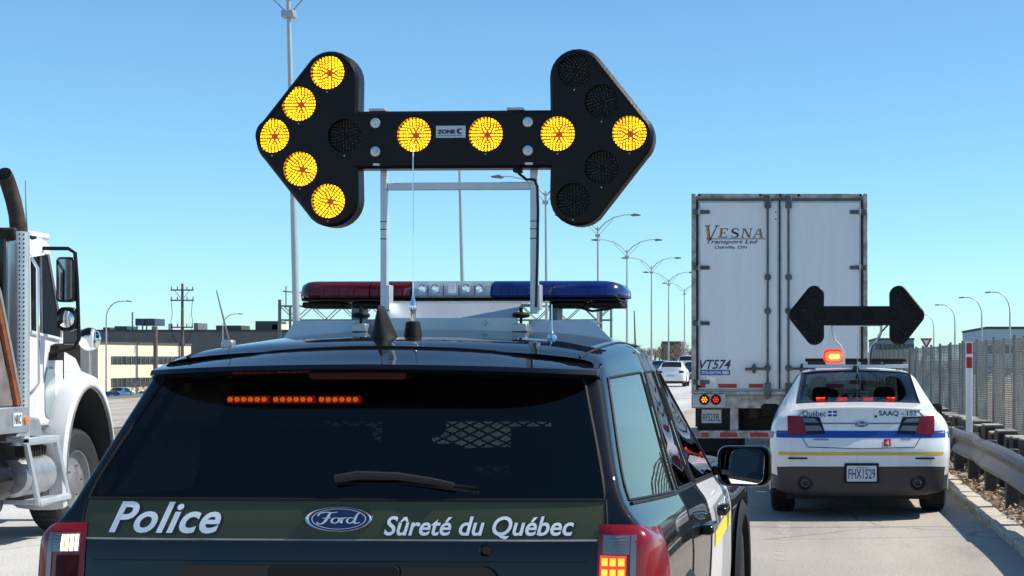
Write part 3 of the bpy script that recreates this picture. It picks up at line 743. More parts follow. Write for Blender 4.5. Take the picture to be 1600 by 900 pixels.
# wiper
mb = MB(); wp = []
yw = lambda x, z: ray_y(rearb, x, z)
pts = [(-.02, 1.262), (.05, 1.274), (.18, 1.272), (.30, 1.256), (.37, 1.243)]
pts = [(x - .01, z) for x, z in pts]
MB().tube([(x, yw(x, z) - .022, z) for x, z in pts], [.015, .016, .014, .012, .010], 8).build('wiper_arm', mat('wiper_plastic', (.016, .016, .018), .6, spec=.3), suv)
MB().tube([(x, yw(x, z) - .008, z - .016) for x, z in [(-.03, 1.262), (.2, 1.262), (.44, 1.234)]], .006, 6).build('wiper_blade', M['black_plastic'], suv)
MB().tube([(.36, yw(.36, 1.24) - .018, 1.243), (.43, yw(.43, 1.238) - .014, 1.237)], .004, 6).build('wiper_tip', M['black_plastic'], suv)
# LED strip inside the rear glass
for q in range(3):
    x0 = -.497 + q * .158; z = 1.522
    b = MB().bx(x0, x0 + .142, .425, .45, z - .014, z + .012).build('warning_light', M['led_red_case'], suv, bevel=.003)
    for a in range(6): MB().lathe([(.0088, .424), (.0088, .419), (.004, .416), (.0001, .4155)], 8, (x0 + .012 + a * .0235, 0, z), 'y').build('led', M['led_red'], b)
# interior: seats, partition cage, dash
M['pale_trim'] = mat('pale_trim', (.10, .10, .10), .9)
def seat(x, y, w=.50, rear=False):
    b = MB(); b.prism(rbox(-w / 2, w / 2, .55, .70, .05), XZ, 0, .5)
    bk = [[(-w / 2 * f, yy, z) for f in (1,)] for yy, z in ()]
    b.prism(rbox(-w / 2, w / 2, .62, 1.26, .09), lambda u, v, d: (u, d - (v - .62) * .28, v), -.07, .05)
    o = b.build('seat', M['seat'], suv, bevel=.02, loc=(x, y, 0))
    h = MB().prism(rbox(-.13, .13, 1.29, 1.47, .06), lambda u, v, d: (u, d - (v - .62) * .26, v), -.045, .045).build('headrest', M['seat'], o, bevel=.015)
    return o
seat(-.38, 2.55); seat(.38, 2.55); seat(-.40, 1.72, .6).scale.z = .9; seat(.42, 1.72, .6).scale.z = .9
MB().bx(-.9, .9, 3.2, 3.55, .75, 1.08).build('dashboard', M['interior'], suv, bevel=.05)
MB().bx(-.88, .88, .25, 3.6, .40, .48).build('floor_pan', M['interior'], suv)
MB().bx(-.68, .68, .93, .97, 1.425, 1.68).bx(.37, .80, .93, .97, 1.05, 1.405).bx(-.80, -.02, .93, .97, 1.05, 1.255).bx(-.80, -.16, .93, .97, 1.255, 1.405).bx(-.02, .37, .93, .97, 1.05, 1.195).build('blocking_panel', M['interior'], suv)  # added panel, shaped to block the bright windshield view around one opening
cg = empty('partition_cage', (0, 1.02, 0), 0, suv)
mb = MB(); dx, dz = .068, .034
for s in (-1, 1):
    for k in range(-14, 34):
        xa = -.62 + k * dx; za = 1.10; n = 16
        p0 = Vector((xa, 0, za)); p1 = Vector((xa + s * n * dx / 1, 0, za + n * dz))
        t0, t1 = 0, 1
        for lim, sg in ((-.66, 1), (.66, -1)):
            a, b = p0.x * sg - lim * sg, p1.x * sg - lim * sg
            if a < 0 and b < 0: t0 = 2
            elif a < 0: t0 = max(t0, a / (a - b))
            elif b < 0: t1 = min(t1, a / (a - b))
        if t0 < t1: mb.tube([p0.lerp(p1, t0), p0.lerp(p1, t1)], .0038, 4)
mb.build('wire_mesh', M['interior'], cg, smooth=0, fix=False)
MB().bx(-.68, .68, -.02, .02, 1.07, 1.11).bx(-.68, .68, -.02, .02, 1.62, 1.66).bx(-.70, -.66, -.02, .02, 1.07, 1.66).bx(.66, .70, -.02, .02, 1.07, 1.66).build('cage_frame', M['interior'], cg)
MB().bx(-.9, .9, .98, 1.03, .45, 1.12).build('cargo_panel', M['interior'], suv)
# mirrors, handles, wheels, flares
mbv = bvh_of([parts['front_door_r'], parts['rear_door_r'], parts['body']])
for sg in (1, -1):
    mr = empty('door_mirror', (sg * 1.065, 3.27, 1.10), 0, suv)
    sh = rbox(-.135, .135, -.105, .105, .05, 6)
    mb = MB(); prof = [(1.0, -.02), (1.03, .0), (1.0, .05), (.85, .11), (.5, .15), (.01, .16)]
    mb.grid([[(u * f, d, v * f + .01 * (1 - f)) for u, v in sh + [sh[0]]] for f, d in prof]); mb.grid([[(u * f, d, v * f) for u, v in sh + [sh[0]]] for f, d in ((1.0, -.02), (.93, -.022), (.91, -.008))])
    mb.build('mirror_housing', M['gloss_black'], mr, smooth=50)
    a = -.40 * sg
    g = MB().prism([(u * .9, v * .9) for u, v in sh], XZ, -.004, 0).build('mirror_glass', M['mirror'], mr, loc=(0, -.004, 0), rot=(.06, 0, a * .12))
    MB().prism([(-.04, -.05), (.06, -.06), (.06, -.02), (-.04, .0)], XZ, .02, .09).build('mirror_arm', M['gloss_black'], mr, loc=(-sg * .13, 0, 0), bevel=.01)
    g.rotation_euler = (-.12, 0, a)
    g.scale = (.93, 1, 1)
    for yy in (1.78, 2.62):
        h = mbv.ray_cast(Vector((3, yy, .93)), Vector((-1, 0, 0))); xx = h[0].x
        MB().prism(rbox(-.11, .11, -.022, .022, .02), lambda u, v, d: (d, u, v), 0, .055).build('door_handle', M['gloss_black'], suv, loc=(sg * xx if sg > 0 else -xx - .055, yy, .93), bevel=.012)
    for y0, y1, z0, z1, m, nm in ((2.45, 3.45, .86, .965, M['decal_grey'], 'door_band'), (2.36, 3.42, .775, .85, M['decal_yellow'], 'door_stripe')):
        side_grid(mbv, y0, y1, z0, z1, 14, 3, .0035, sg).build(nm, m, suv, smooth=50)
    v, f = text_box('POLICE', 2.5, 3.4, .875, .95, bold=.02)
    if sg < 0: v = [(5.9 - a_, b_) for a_, b_ in v]
    MB().add([((mbv.ray_cast(Vector((3, a_, b_)), Vector((-1, 0, 0)))[0].x + .006) * sg, a_, b_) for a_, b_ in v], f).build('door_lettering', M['decal_white'], suv, smooth=0, fix=False)
WM = wheel_meshes(.37, .25, .24, M['dull_steel'])
for x in (-.86, .86):
    for y in (1.15, 4.02):
        put_wheel(suv, WM, x, y, .37); s = 1 if x > 0 else -1
        rows = [[(s * (.99 + e), y + r_ * math.cos(R(a)), .37 + r_ * math.sin(R(a))) for a in range(-15, 196, 10)] for r_, e in ((.39, -.10), (.40, .022), (.45, .026), (.485, .004))]
        MB().grid(rows).build('arch_flare', M['black_plastic'], suv, smooth=50)
MB().bx(-.8, .8, .3, 4.7, .22, .34).build('underbody', M['black_plastic'], suv)
# fuel flap edge on the right rear wing
h = mbv.ray_cast(Vector((3, .83, .98)), Vector((-1, 0, 0)))
# roof furniture
roofb = bvh_of([parts['body'], spo])
def rz_(x, y):
    h = roofb.ray_cast(Vector((x, y, 4)), Vector((0, 0, -1))); return h[0].z
fx, fy = -.092, .84
f0 = rz_(fx, fy)
fin = MB(); rows = []
for i in range(13):
    t = i / 12; w = .042 * (1 - t ** 2.2) ** .6 * (1 - .45 * t); rows.append([(fx + w * math.cos(q) * (1.0 + .45 * (1 - t) ** 6), fy + .06 - .05 * t + (.085 * (1 - t * .55)) * math.sin(q), f0 - .012 + .135 * t) for q in [2 * math.pi * j / 20 for j in range(21)]])
fin.grid(rows).build('shark_fin_antenna', M['black_plastic'], suv, smooth=60)
ax, ay = -.010, .98; a0 = rz_(ax, ay)
MB().lathe([(.034, a0 - .01), (.032, a0 + .01), (.026, a0 + .05), (.018, a0 + .055), (.0, a0 + .056)], 16, (ax, ay, 0), 'z').build('whip_base', M['black_plastic'], suv)
wh = MB().lathe([(.010, a0 + .05), (.010, a0 + .09), (.014, a0 + .10), (.014, a0 + .12), (.008, a0 + .135), (.003, a0 + .16), (.0022, a0 + .20), (.0018, a0 + .74), (0, a0 + .741)], 10, (ax, ay, 0), 'z').build('whip_antenna', M['chrome'], suv)
ax, ay = -.665, .86; a0 = rz_(ax, ay)
MB().bx(ax - .022, ax + .022, ay - .022, ay + .022, a0 - .01, a0 + .026).build('antenna_foot', M['steel'], suv, bevel=.008)
MB().tube([(ax, ay, a0 + .03), (ax - .045, ay, a0 + .215)], [.004, .002], 6).build('side_antenna', M['dull_steel'], suv)
ax, ay = .50, 1.05; a0 = rz_(ax, ay)
MB().lathe([(.02, a0 - .005), (.016, a0 + .012), (.006, a0 + .02), (.003, a0 + .03), (.0015, a0 + .13), (0, a0 + .131)], 10, (ax, ay, 0), 'z').build('stub_antenna', M['chrome'], suv)
for sg in (1, -1):
    pass

# ------------------------------------------------------------------ roof rack, light bar, arrow board on the SUV
def suvp(x, y, z):
    c, s = math.cos(-.046), math.sin(-.046); return Vector((-1.503 + x * c - y * s, 5.1 + x * s + y * c, z))
rk = empty('roof_rack', suvp(0, 1.4, 0), -.046); tag(rk, 'bare aluminium mounting rack bolted across the roof of the nearest police SUV', 'roof rack')
k = 377.0; cxr = 708.0
rx = lambda px: (px - cxr) / k
rz = lambda py: CH + (PY - py) / k
# wing plates
for sg, a, b in ((-1, 435, 600), (1, 826, 952)):
    q = [(rx(a), rz(533)), (rx(a + (20 if sg < 0 else 0)), rz(501)), (rx(b - (25 if sg > 0 else 0)), rz(501)), (rx(b + (8 if sg > 0 else 0)), rz(533))]
    MB().prism(q, lambda u, v, d: (u, d + (v - rz(533)) * .22, v), 0, .006).build('wing_plate', M['alu'], rk)
    MB().prism([(q[1][0] + .01, .03), (q[2][0] - .01, .03), (q[2][0] - .03, .40), (q[1][0] + .03, .40)], XY, rz(501) - .004, rz(501) + .002).build('deck_plate', M['alu'], rk)
MB().prism([(rx(592), rz(528)), (rx(592), rz(497)), (rx(812), rz(497)), (rx(812), rz(528))], lambda u, v, d: (u, d, v), -.02, -.014).build('centre_plate', M['alu'], rk)
MB().prism([(rx(590), rz(497)), (rx(606), rz(473)), (rx(812), rz(473)), (rx(808), rz(497))], lambda u, v, d: (u, d + (v - rz(497)) * 1.1, v), -.02, -.012).build('sloping_plate', M['alu'], rk)
MB().bx(rx(606), rx(812), .05, .30, rz(474), rz(472)).build('top_plate', M['alu'], rk)
for px_ in (637, 760): MB().lathe([(.011, -.021), (.010, -.028), (0, -.029)], 10, (rx(px_), 0, rz(505)), 'y').build('bolt', M['steel'], rk)
for px_ in (566, 818):
    kn = MB().lathe([(.006, rz(515)), (.006, rz(498)), (.035, rz(496)), (.038, rz(492)), (.03, rz(489)), (.008, rz(488)), (.008, rz(481)), (0, rz(480.5))], 14, (rx(px_), -.03, 0), 'z').build('clamp_knob', M['black_plastic'], rk)
    MB().bx(rx(px_ - 11), rx(px_ + 11), -.06, .0, rz(519), rz(506)).build('clamp_block', M['steel'], kn, bevel=.004)
for px_ in (480, 566, 818, 900): MB().bx(rx(px_ - 6), rx(px_ + 6), .06, .25, 1.68, rz(522)).build('foot', M['black_plastic'], rk)

lb = empty('light_bar', suvp(.0, 1.68, 0), -.046); tag(lb, 'red, clear and blue light bar on the roof of the nearest police SUV', 'light bar')
kb = F / (5.1 + 1.68); cb = 1250 + kb * suvp(0, 1.68, 0).x
bx_ = lambda px: (px - cb) / kb
bz_ = lambda py: CH + (PY - py) / kb
def lens(a, b, m, name, endl=False, endr=False):
    rows = []; n = 14
    z0, z1 = bz_(467), bz_(441)
    sec = [(-.13, z0), (-.145, z0 + .01), (-.14, (z0 + z1) / 2), (-.12, z1 - .008), (-.10, z1), (.10, z1), (.12, z1 - .008), (.14, (z0 + z1) / 2), (.145, z0 + .01), (.13, z0)]
    for i in range(n + 1):
        t = i / n; x = bx_(a) + (bx_(b) - bx_(a)) * t; s = 1.0
        if endl and t < .3: s = math.sqrt(max(0.02, 1 - (1 - t / .3) ** 2.6))
        if endr and t > .7: s = math.sqrt(max(0.02, 1 - ((t - .7) / .3) ** 2.6))
        rows.append([(x, y * (.25 + .75 * s), z0 + (z - z0) * (.35 + .65 * s)) for y, z in sec])
    n_ = len(sec); mb = MB().grid(rows); mb.add(rows[0], [tuple(range(n_))]); mb.add(rows[-1], [tuple(range(n_))])
    o = mb.build(name, m, lb, smooth=50)
    for j in range(1, 5 if b - a > 60 else 3):
        xx = bx_(a + (b - a) * j / (5 if b - a > 60 else 3)); MB().bx(xx - .0015, xx + .0015, -.1475, -.146, z0 + .008, z1 - .02).build('lens_rib', M['gloss_black'], o)
    return o
lens(473, 591, M['bar_red'], 'red_lens', endl=True); lens(593, 656, M['bar_red'], 'red_lens'); c_ = lens(659, 779, M['bar_clear'], 'clear_lens'); lens(782, 846, M['bar_blue'], 'blue_lens'); lens(848, 985, M['bar_blue'], 'blue_lens', endr=True)
for px_ in (674, 694, 742, 762): MB().lathe([(.0, -.150), (.012, -.151), (.018, -.146)], 12, (bx_(px_), 0, bz_(453)), 'y').build('reflector', M['chrome'], c_)
MB().bx(bx_(715), bx_(726), -.149, -.147, bz_(460), bz_(445)).build('centre_tag', M['decal_white'], c_)
MB().bx(bx_(482), bx_(976), -.12, .12, bz_(472), bz_(467.5)).build('base', M['gloss_black'], lb, bevel=.01)
for a, b in ((478, 542), (556, 600), (868, 920), (925, 978)): MB().bx(bx_(a), bx_(b), -.08, .08, bz_(482), bz_(472.5)).build('speaker', M['black_plastic'], lb, bevel=.008)
MB().tube([(bx_(905), -.05, bz_(480)), (bx_(930), -.05, bz_(487)), (bx_(955), -.05, bz_(484)), (bx_(972), -.05, bz_(478))], .006, 6).build('cable', M['rubber'], lb)
for px_ in (560, 870): MB().bx(bx_(px_ - 6), bx_(px_ + 6), -.06, .06, rz(501), bz_(472)).build('bracket', M['dull_steel'], lb)

ab = arrow_board('arrow_board', 'large double-headed arrow board with lit amber lamps above the nearest police SUV', suvp(.022, 1.36, rz(219)), -.046, 1.0, True, None)
lx = lambda px: (px - 716.5) / 377; lz = lambda py: (219 - py) / 377
for px_, w in ((597, 10), (835, 12)):
    o = MB().bx(lx(px_ - w / 2), lx(px_ + w / 2), -.010 + .06, .024 + .06, lz(490), lz(180)).build('upright', M['alu'], ab, bevel=.003)
    MB().bx(lx(px_ - w / 2), lx(px_ + w / 2), -.046, -.0355, lz(262), lz(258.6)).build('lip', M['alu'], o)
    MB().bx(lx(px_ + 4), lx(px_ + 10), .045, .10, lz(484), lz(445)).build('gusset', M['alu'], o, bevel=.002)
    for yy in (345, 357, 372): MB().bx(lx(px_ - w / 2 - .4), lx(px_ + w / 2 + .4), .048, .0505, lz(yy + 1.2), lz(yy)).build('tie', M['black_plastic'], o)
    for yy in (196, 240): MB().lathe([(.0205, -.036), (.0205, -.041), (.016, -.043), (.008, -.0435), (.007, -.049), (0, -.0495)], 16, (lx(px_ - 2), 0, lz(yy)), 'y').build('bolt', M['alu'], ab)
MB().bx(lx(602), lx(829), .055, .080, lz(296), lz(284)).build('crossbar', M['alu'], ab, bevel=.003)
MB().tube([(lx(812), .03, lz(264)), (lx(813), .03, lz(272)), (lx(824), .04, lz(281)), (lx(836), .045, lz(281)), (lx(841), .046, lz(292)), (lx(842), .046, lz(330)), (lx(841), .046, lz(400)), (lx(839), .046, lz(480))], .006, 8).build('cable', M['rubber'], ab)
MB().bx(lx(806), lx(818), .0, .05, lz(271), lz(266)).build('cable_gland', M['rubber'], ab, bevel=.003)
for px_ in (596, 812): MB().bx(lx(px_ - 14), lx(px_ + 12), -.02, .04, lz(176.5), lz(172)).build('hinge', M['steel'], ab, bevel=.003)
nm = MB().bx(lx(690), lx(736), -.040, -.0355, lz(219.5), lz(201)).build('name_plate', M['decal_white'], ab)
M['plate_grey'] = mat('plate_grey', (.50, .56, .62), .4); nm.data.materials[0] = M['plate_grey']
flat_text('ZONE', lx(692), lx(720), lz(213.5), lz(207), -.0412, bold=.06).build('plate_lettering', M['decal_navy'], nm, smooth=0, fix=False)
v, f = ribbon([(lx(731), lz(206)), (lx(725), lz(207)), (lx(724), lz(210)), (lx(727), lz(213)), (lx(731), lz(212))], [.003, .008, .010, .007, .002])
MB().add([(a, -.0412, b) for a, b in v], f).build('plate_mark', M['decal_navy'], nm, smooth=0, fix=False)
MB().bx(lx(693), lx(731), -.0412, -.0405, lz(216.8), lz(216)).build('plate_line', M['decal_navy'], nm)

# ------------------------------------------------------------------ white police sedan
def dirty(name, c, dirt, z0, z1, sc=3, coat=0):
    m, N, L, B = nodes(name); tc = N.new('ShaderNodeTexCoord'); sp = N.new('ShaderNodeSeparateXYZ'); L.new(tc.outputs['Object'], sp.inputs[0])
    mr = N.new('ShaderNodeMapRange'); mr.inputs[1].default_value = z1; mr.inputs[2].default_value = z0; L.new(sp.outputs[2], mr.inputs[0])
    n = N.new('ShaderNodeTexNoise'); n.inputs['Scale'].default_value = sc; n.inputs['Detail'].default_value = 10; n.inputs['Roughness'].default_value = .7
    mp = N.new('ShaderNodeMapping'); mp.inputs['Scale'].default_value = (3, 3, .5); L.new(tc.outputs['Object'], mp.inputs[0]); L.new(mp.outputs[0], n.inputs[0])
    q = N.new('ShaderNodeMath'); q.operation = 'MULTIPLY_ADD'; L.new(mr.outputs[0], q.inputs[0]); q.inputs[1].default_value = .55
    a = N.new('ShaderNodeMapRange'); a.inputs[1].default_value = .45; a.inputs[2].default_value = .8; a.inputs[3].default_value = .0; a.inputs[4].default_value = .28; L.new(n.outputs[0], a.inputs[0]); L.new(a.outputs[0], q.inputs[2])
    x = N.new('ShaderNodeMix'); x.data_type = 'RGBA'; L.new(q.outputs[0], x.inputs[0]); x.inputs[6].default_value = (*c, 1); x.inputs[7].default_value = (*dirt, 1)
    L.new(x.outputs[2], B.inputs['Base Color']); B.inputs['Roughness'].default_value = .42; B.inputs['Coat Weight'].default_value = coat; B.inputs['Coat Roughness'].default_value = .03; return m
M['sedan_white'] = dirty('sedan_white', (.77, .78, .80), (.40, .37, .33), .20, .85, 2.5, .7)
TY = 16.25; TX = (1346 - PX) * TY / F; tk = F / TY
sed = empty('police_sedan', (TX, TY, 0), 0); tag(sed, 'white police sedan with blue and gold stripes seen from behind, right of the trailer', 'sedan')
zr = [.25, .30, .56, .71, .92, 1.06, 1.135]; yc = [.10, .05, -.01, .0, .06, .085, .10]
cx2 = [.52, .60, .66, .68, .68, .66, .58]
A0 = [(0, y, z) for y, z in zip(yc, zr)]; A0[6] = (0, .10, 1.165)
A1 = [(x * .5, y + .004, z) for x, y, z in zip(cx2, yc, zr)]; A1[6] = (.30, .105, 1.16)
A2 = [(x, y + .03, z) for x, y, z in zip(cx2, yc, zr)]; A2[6] = (.58, .13, 1.145)
def st(xs_, ys_, zs_, top): return list(zip(xs_, ys_ if isinstance(ys_, list) else [ys_] * 7, zs_)) + top
T0 = st([.70, .84, .88, .90, .885, .83, .72], [.20, .16, .13, .14, .17, .19, .20], [.25, .30, .55, .71, .92, 1.05, 1.125], [(.58, .17, 1.15), (.30, .13, 1.168), (0, .12, 1.172)])
T1 = st([.76, .92, .955, .962, .945, .88, .76], [.55, .50, .48, .48, .48, .5, .5], [.25, .32, .55, .72, .93, 1.065, 1.145], [(.62, .45, 1.168), (.32, .40, 1.185), (0, .38, 1.19)])
T2 = st([.78, .94, .962, .965, .95, .895, .79], [1.0] * 5 + [.98, .95], [.22, .32, .55, .74, .94, 1.07, 1.16], [(.665, .82, 1.19), (.36, .76, 1.205), (0, .74, 1.21)])
T3 = st([.78, .94, .962, .965, .95, .90, .675], [1.5] * 6 + [1.62], [.22, .32, .55, .74, .94, 1.075, 1.455], [(.605, 1.62, 1.505), (.34, 1.58, 1.532), (0, 1.57, 1.54)])
T4 = st([.78, .94, .962, .965, .95, .905, .665], [1.75] * 6 + [1.85], [.22, .32, .55, .74, .94, 1.075, 1.475], [(.60, 1.85, 1.525), (.34, 1.84, 1.557), (0, 1.83, 1.567)])
T5 = st([.78, .94, .962, .965, .95, .905, .66], [2.5] * 7, [.22, .32, .55, .74, .94, 1.065, 1.485], [(.60, 2.5, 1.535), (.34, 2.5, 1.567), (0, 2.5, 1.577)])
T5b = [(x, y + .09, z) for x, y, z in T5]
T6 = st([.78, .94, .962, .965, .95, .905, .63], [3.35] * 6 + [3.0], [.22, .32, .55, .74, .93, 1.045, 1.46], [(.57, 3.0, 1.505), (.32, 2.97, 1.53), (0, 2.95, 1.538)])
T7 = st([.78, .94, .962, .965, .95, .90, .78], [3.65] * 7, [.22, .32, .55, .74, .92, 1.02, 1.05], [(.64, 3.78, 1.07), (.36, 3.84, 1.085), (0, 3.86, 1.09)])
T8 = st([.78, .93, .95, .95, .93, .86, .74], 4.4, [.22, .32, .52, .70, .84, .93, .97], [(.6, 4.4, .99), (.3, 4.4, 1.01), (0, 4.4, 1.02)])
T9 = st([.70, .82, .85, .85, .82, .76, .66], 4.95, [.22, .30, .48, .62, .72, .78, .82], [(.5, 4.95, .84), (.28, 4.95, .86), (0, 4.95, .87)])
T10 = st([.4, .45, .48, .48, .46, .42, .36], 5.13, [.24, .30, .46, .58, .66, .70, .73], [(.28, 5.13, .74), (.15, 5.13, .75), (0, 5.13, .76)])
T11 = [(0, 5.15, p[2]) for p in T10]
def sedan_loft(k): return Car([A0, A1, A2], [T0, T1, T2, T3, T4, T5, T5b, T6, T7, T8, T9, T10, T11], k)
Q = sedan_loft(6)
Q.cut(1.12, .34, .39); Q.cut(4.0, .34, .39)
Q.panel('rear_bumper_skirt', M['dark_plastic'], 1, 0, 3, 0, 2, True)
Q.panel('bumper_corner', M['dark_plastic'], 1, 3, 3.84, 0, 1.67)
Q.panel('trunk_lid', M['sedan_white'], 1, 0, 2, 3.17, 6, True)
Q.panel('rear_window', M['side_glass'], 2, 2, 3, 7, 9, True)
Q.panel('rear_door_window', M['side_glass'], 1, 7, 8, 5, 6)
Q.panel('front_door_window', M['side_glass'], 1, 9, 10, 5, 6)
Q.panel('windshield', M['clear_glass'], 2, 7, 8, 7, 9, True)
tp = Q.make(sed, M['sedan_white'])
sm = M['black_plastic']
Q.seam('window_seal', sm, sed, 2, [(2, 9), (2, 7), (3, 7), (3, 9)], .012)
for a, b in ((7, 8), (9, 10)): Q.seam('window_seal', sm, sed, 1, [(a, 5), (b, 5), (b, 6), (a, 6), (a, 5)], .009)
Q.seam('shut_line', M['decal_black'], sed, 1, [(2, 6), (2, 4.2), (1.6, 3.25), (0, 3.17)], .0045)
Q.seam('shut_line', M['decal_grey'], sed, 1, [(2.0, 4.0), (3.0, 3.9), (4.2, 3.9)], .0035)
Q.seam('roof_ditch', sm, sed, 2, [(2.9, 6.9), (4, 6.85), (7, 6.8)], .008)
rb = bvh_of([tp['body'], tp['trunk_lid'], tp['rear_bumper_skirt'], tp['bumper_corner_l'], tp['bumper_corner_r']])
sx = lambda px: (px - 1346) / tk
sz = lambda py: CH - (py - PY) / tk
rear_grid(rb, -.885, .885, sz(684.5), sz(673.5), 60, 2, .003).build('blue_stripe', M['decal_blue'], sed, smooth=50)
rear_grid(rb, -.86, .86, sz(711.5), sz(706.5), 50, 1, .003).build('gold_stripe', M['decal_gold'], sed, smooth=50)
side = bvh_of([tp['body']])
for sg in (1, -1):
    side_grid(side, .22, 3.5, .845, .915, 30, 2, .004, sg).build('side_stripe', M['decal_blue'], sed, smooth=50)
    side_grid(side, .55, 3.6, .67, .70, 30, 1, .004, sg).build('gold_stripe', M['decal_gold'], sed, smooth=50)
rear_grid(rb, sx(1233), sx(1458), sz(663), sz(661), 30, 1, .006).build('trunk_moulding', M['decal_grey'], sed, smooth=50)
# lip of the trunk
MB().tube([(x, .088 + .05 * (abs(x) / .62) ** 2.5, 1.166 - .022 * (abs(x) / .62) ** 2) for x in [-.62 + 1.24 * i / 20 for i in range(21)]], .014, 8).build('trunk_lip', M['sedan_white'], sed)
for sg in (-1, 1):
    def poly(pts, m, nm, off, par, nx=8):
        # quad given as 4 (px,py) corners TL TR BR BL, mirrored for the right lamp
        q = [((p[0] - 1346) / tk * (1 if sg < 0 else -1), CH - (p[1] - PY) / tk) for p in pts]; V = []; nz = 4
        for i in range(nx + 1):
            for j in range(nz + 1):
                u, v = i / nx, j / nz
                a = (q[0][0] + (q[1][0] - q[0][0]) * u, q[0][1] + (q[1][1] - q[0][1]) * u); b = (q[3][0] + (q[2][0] - q[3][0]) * u, q[3][1] + (q[2][1] - q[3][1]) * u)
                V.append((a[0] + (b[0] - a[0]) * v, a[1] + (b[1] - a[1]) * v))
        fs = [(i * (nz + 1) + j, (i + 1) * (nz + 1) + j, (i + 1) * (nz + 1) + j + 1, i * (nz + 1) + j + 1) for i in range(nx) for j in range(nz)]
        return on_rear(rb, V, fs, off).build(nm, m, par, smooth=50)
    t = poly([(1230, 650), (1253, 651), (1261, 678), (1231, 680)], M['red_lens'], 'tail_light', .014, sed)
    poly([(1251, 651), (1281, 652), (1290, 678), (1259, 679)], M['gloss_black'], 'lamp_surround', .008, t)
    poly([(1254, 653.5), (1273, 654), (1280, 660.5), (1257, 660.5)], M['clear_lens'], 'reverse_lens', .013, t)
    poly([(1257, 665.5), (1281, 665.5), (1286, 673), (1260, 674)], M['clear_lens'], 'reverse_lens', .013, t)
emblem(sed, 0, ray_y(rb, 0, sz(663)) - .012, sz(663), .155, .062, .1)
def st_(body, a, b, c, d, m, nm='lettering', **k):
    v, f = text_box(body, sx(a), sx(b), sz(d), sz(c), **k); return on_rear(rb, v, f, .004).build(nm, m, sed, smooth=0, fix=False)
st_('Québec', 1254, 1291, 642, 653, M['decal_navy'], bold=.012)
st_('SAAQ - 152', 1374, 1434, 642, 651.5, M['decal_navy'], bold=.02)
fl = rear_grid(rb, sx(1294), sx(1308), sz(651), sz(642.5), 3, 2, .004).build('flag', M['decal_blue'], sed, smooth=0)
rear_grid(rb, sx(1300), sx(1301.6), sz(651), sz(642.5), 1, 2, .006).build('flag_cross', M['decal_white'], fl, smooth=0)
rear_grid(rb, sx(1294), sx(1308), sz(647.6), sz(646), 3, 1, .006).build('flag_cross', M['decal_white'], fl, smooth=0)
rs = rear_grid(rb, sx(1381), sx(1392), sz(697.5), sz(686.5), 2, 2, .005).build('red_sticker', M['decal_red'], sed, smooth=0)
v, f = text_box('4', sx(1384), sx(1389.5), sz(696), sz(688)); on_rear(rb, v, f, .008).build('sticker_digit', M['decal_white'], rs, smooth=0, fix=False)
st_('INTERCEPTOR', 1271, 1295, 685.6, 688.2, M['decal_navy'], 'badge', bold=.03); st_('POLICE', 1408, 1424, 685.6, 688.2, M['decal_navy'], 'badge', bold=.03)
MB().lathe([(.014, -.008), (.012, -.012), (0, -.013)], 10, (sx(1369), ray_y(rb, sx(1369), sz(651)), sz(651)), 'y').build('lock', M['black_plastic'], sed)
# plate
yp = ray_y(rb, 0, sz(740)) - .02
MB().prism(rbox(sx(1319), sx(1373), sz(755), sz(723.5), .015), XZ, yp, yp + .05).build('plate_surround', M['black_plastic'], sed, smooth=40)
pl = MB().prism(rbox(sx(1323), sx(1369.5), sz(752), sz(727.5), .012), XZ, yp - .006, yp - .001).build('licence_plate', M['plate_grey'], sed, smooth=40)
flat_text('FHX1529', sx(1325.5), sx(1367.5), sz(748), sz(732.5), yp - .0075, bold=.012).build('plate_number', M['decal_navy'], pl, smooth=0, fix=False)
flat_text('Québec', sx(1338), sx(1355), sz(731.5), sz(729), yp - .0075).build('plate_heading', M['decal_navy'], pl, smooth=0, fix=False)
# raised dark skirt humps round the exhausts
for sg in (-1, 1):
    e = MB().lathe([(.075, .0), (.078, -.01), (.06, -.012), (.058, .12)], 20, (sg * .585, ray_y(rb, sg * .585, .40) - .004, .385), 'y').build('exhaust_recess', M['black_plastic'], sed)
    MB().lathe([(.036, .0), (.038, -.02), (.033, -.022), (.032, .1), (0, .1)], 16, (sg * .585, ray_y(rb, sg * .585, .40) - .004, .385), 'y').build('exhaust_tip', M['dull_steel'], e)
    yr = ray_y(rb, sg * .66, .60); MB().prism(rbox(sg * .66 - .10, sg * .66 + .10, .635, .652, .006), XZ, yr - .014, yr + .02).build('reflector', M['dark_red_lens'], sed)
    mr = empty('door_mirror', (sg * 1.005, 3.12, 1.05), 0, sed); sh = rbox(-.115, .115, -.075, .075, .05, 6)
    MB().grid([[(u * f_, d, v_ * f_) for u, v_ in sh + [sh[0]]] for f_, d in ((.9, -.004), (1, -.012), (1.0, .03), (.8, .09), (.01, .12))]).build('mirror_housing', M['gloss_black'], mr, smooth=50)
    MB().prism([(u * .9, v_ * .9) for u, v_ in sh], XZ, -.005, -.003).build('mirror_glass', M['gloss_black'], mr)
    MB().bx(-.14 if sg > 0 else .02, -.02 if sg > 0 else .14, .0, .05, -.06, -.02).build('mirror_arm', M['gloss_black'], mr)
WS = wheel_meshes(.345, .265, .235, M['dull_steel'])
for x in (-.825, .825):
    for y in (1.12, 4.0):
        put_wheel(sed, WS, x, y, .345); s = 1 if x > 0 else -1
        MB().grid([[(s * (.962 + e), y + r_ * math.cos(R(a)), .34 + r_ * math.sin(R(a))) for a in range(-10, 191, 10)] for r_, e in ((.36, -.12), (.365, -.002), (.40, .004), (.43, -.006))]).build('arch_lip', M['sedan_white'], sed, smooth=50)
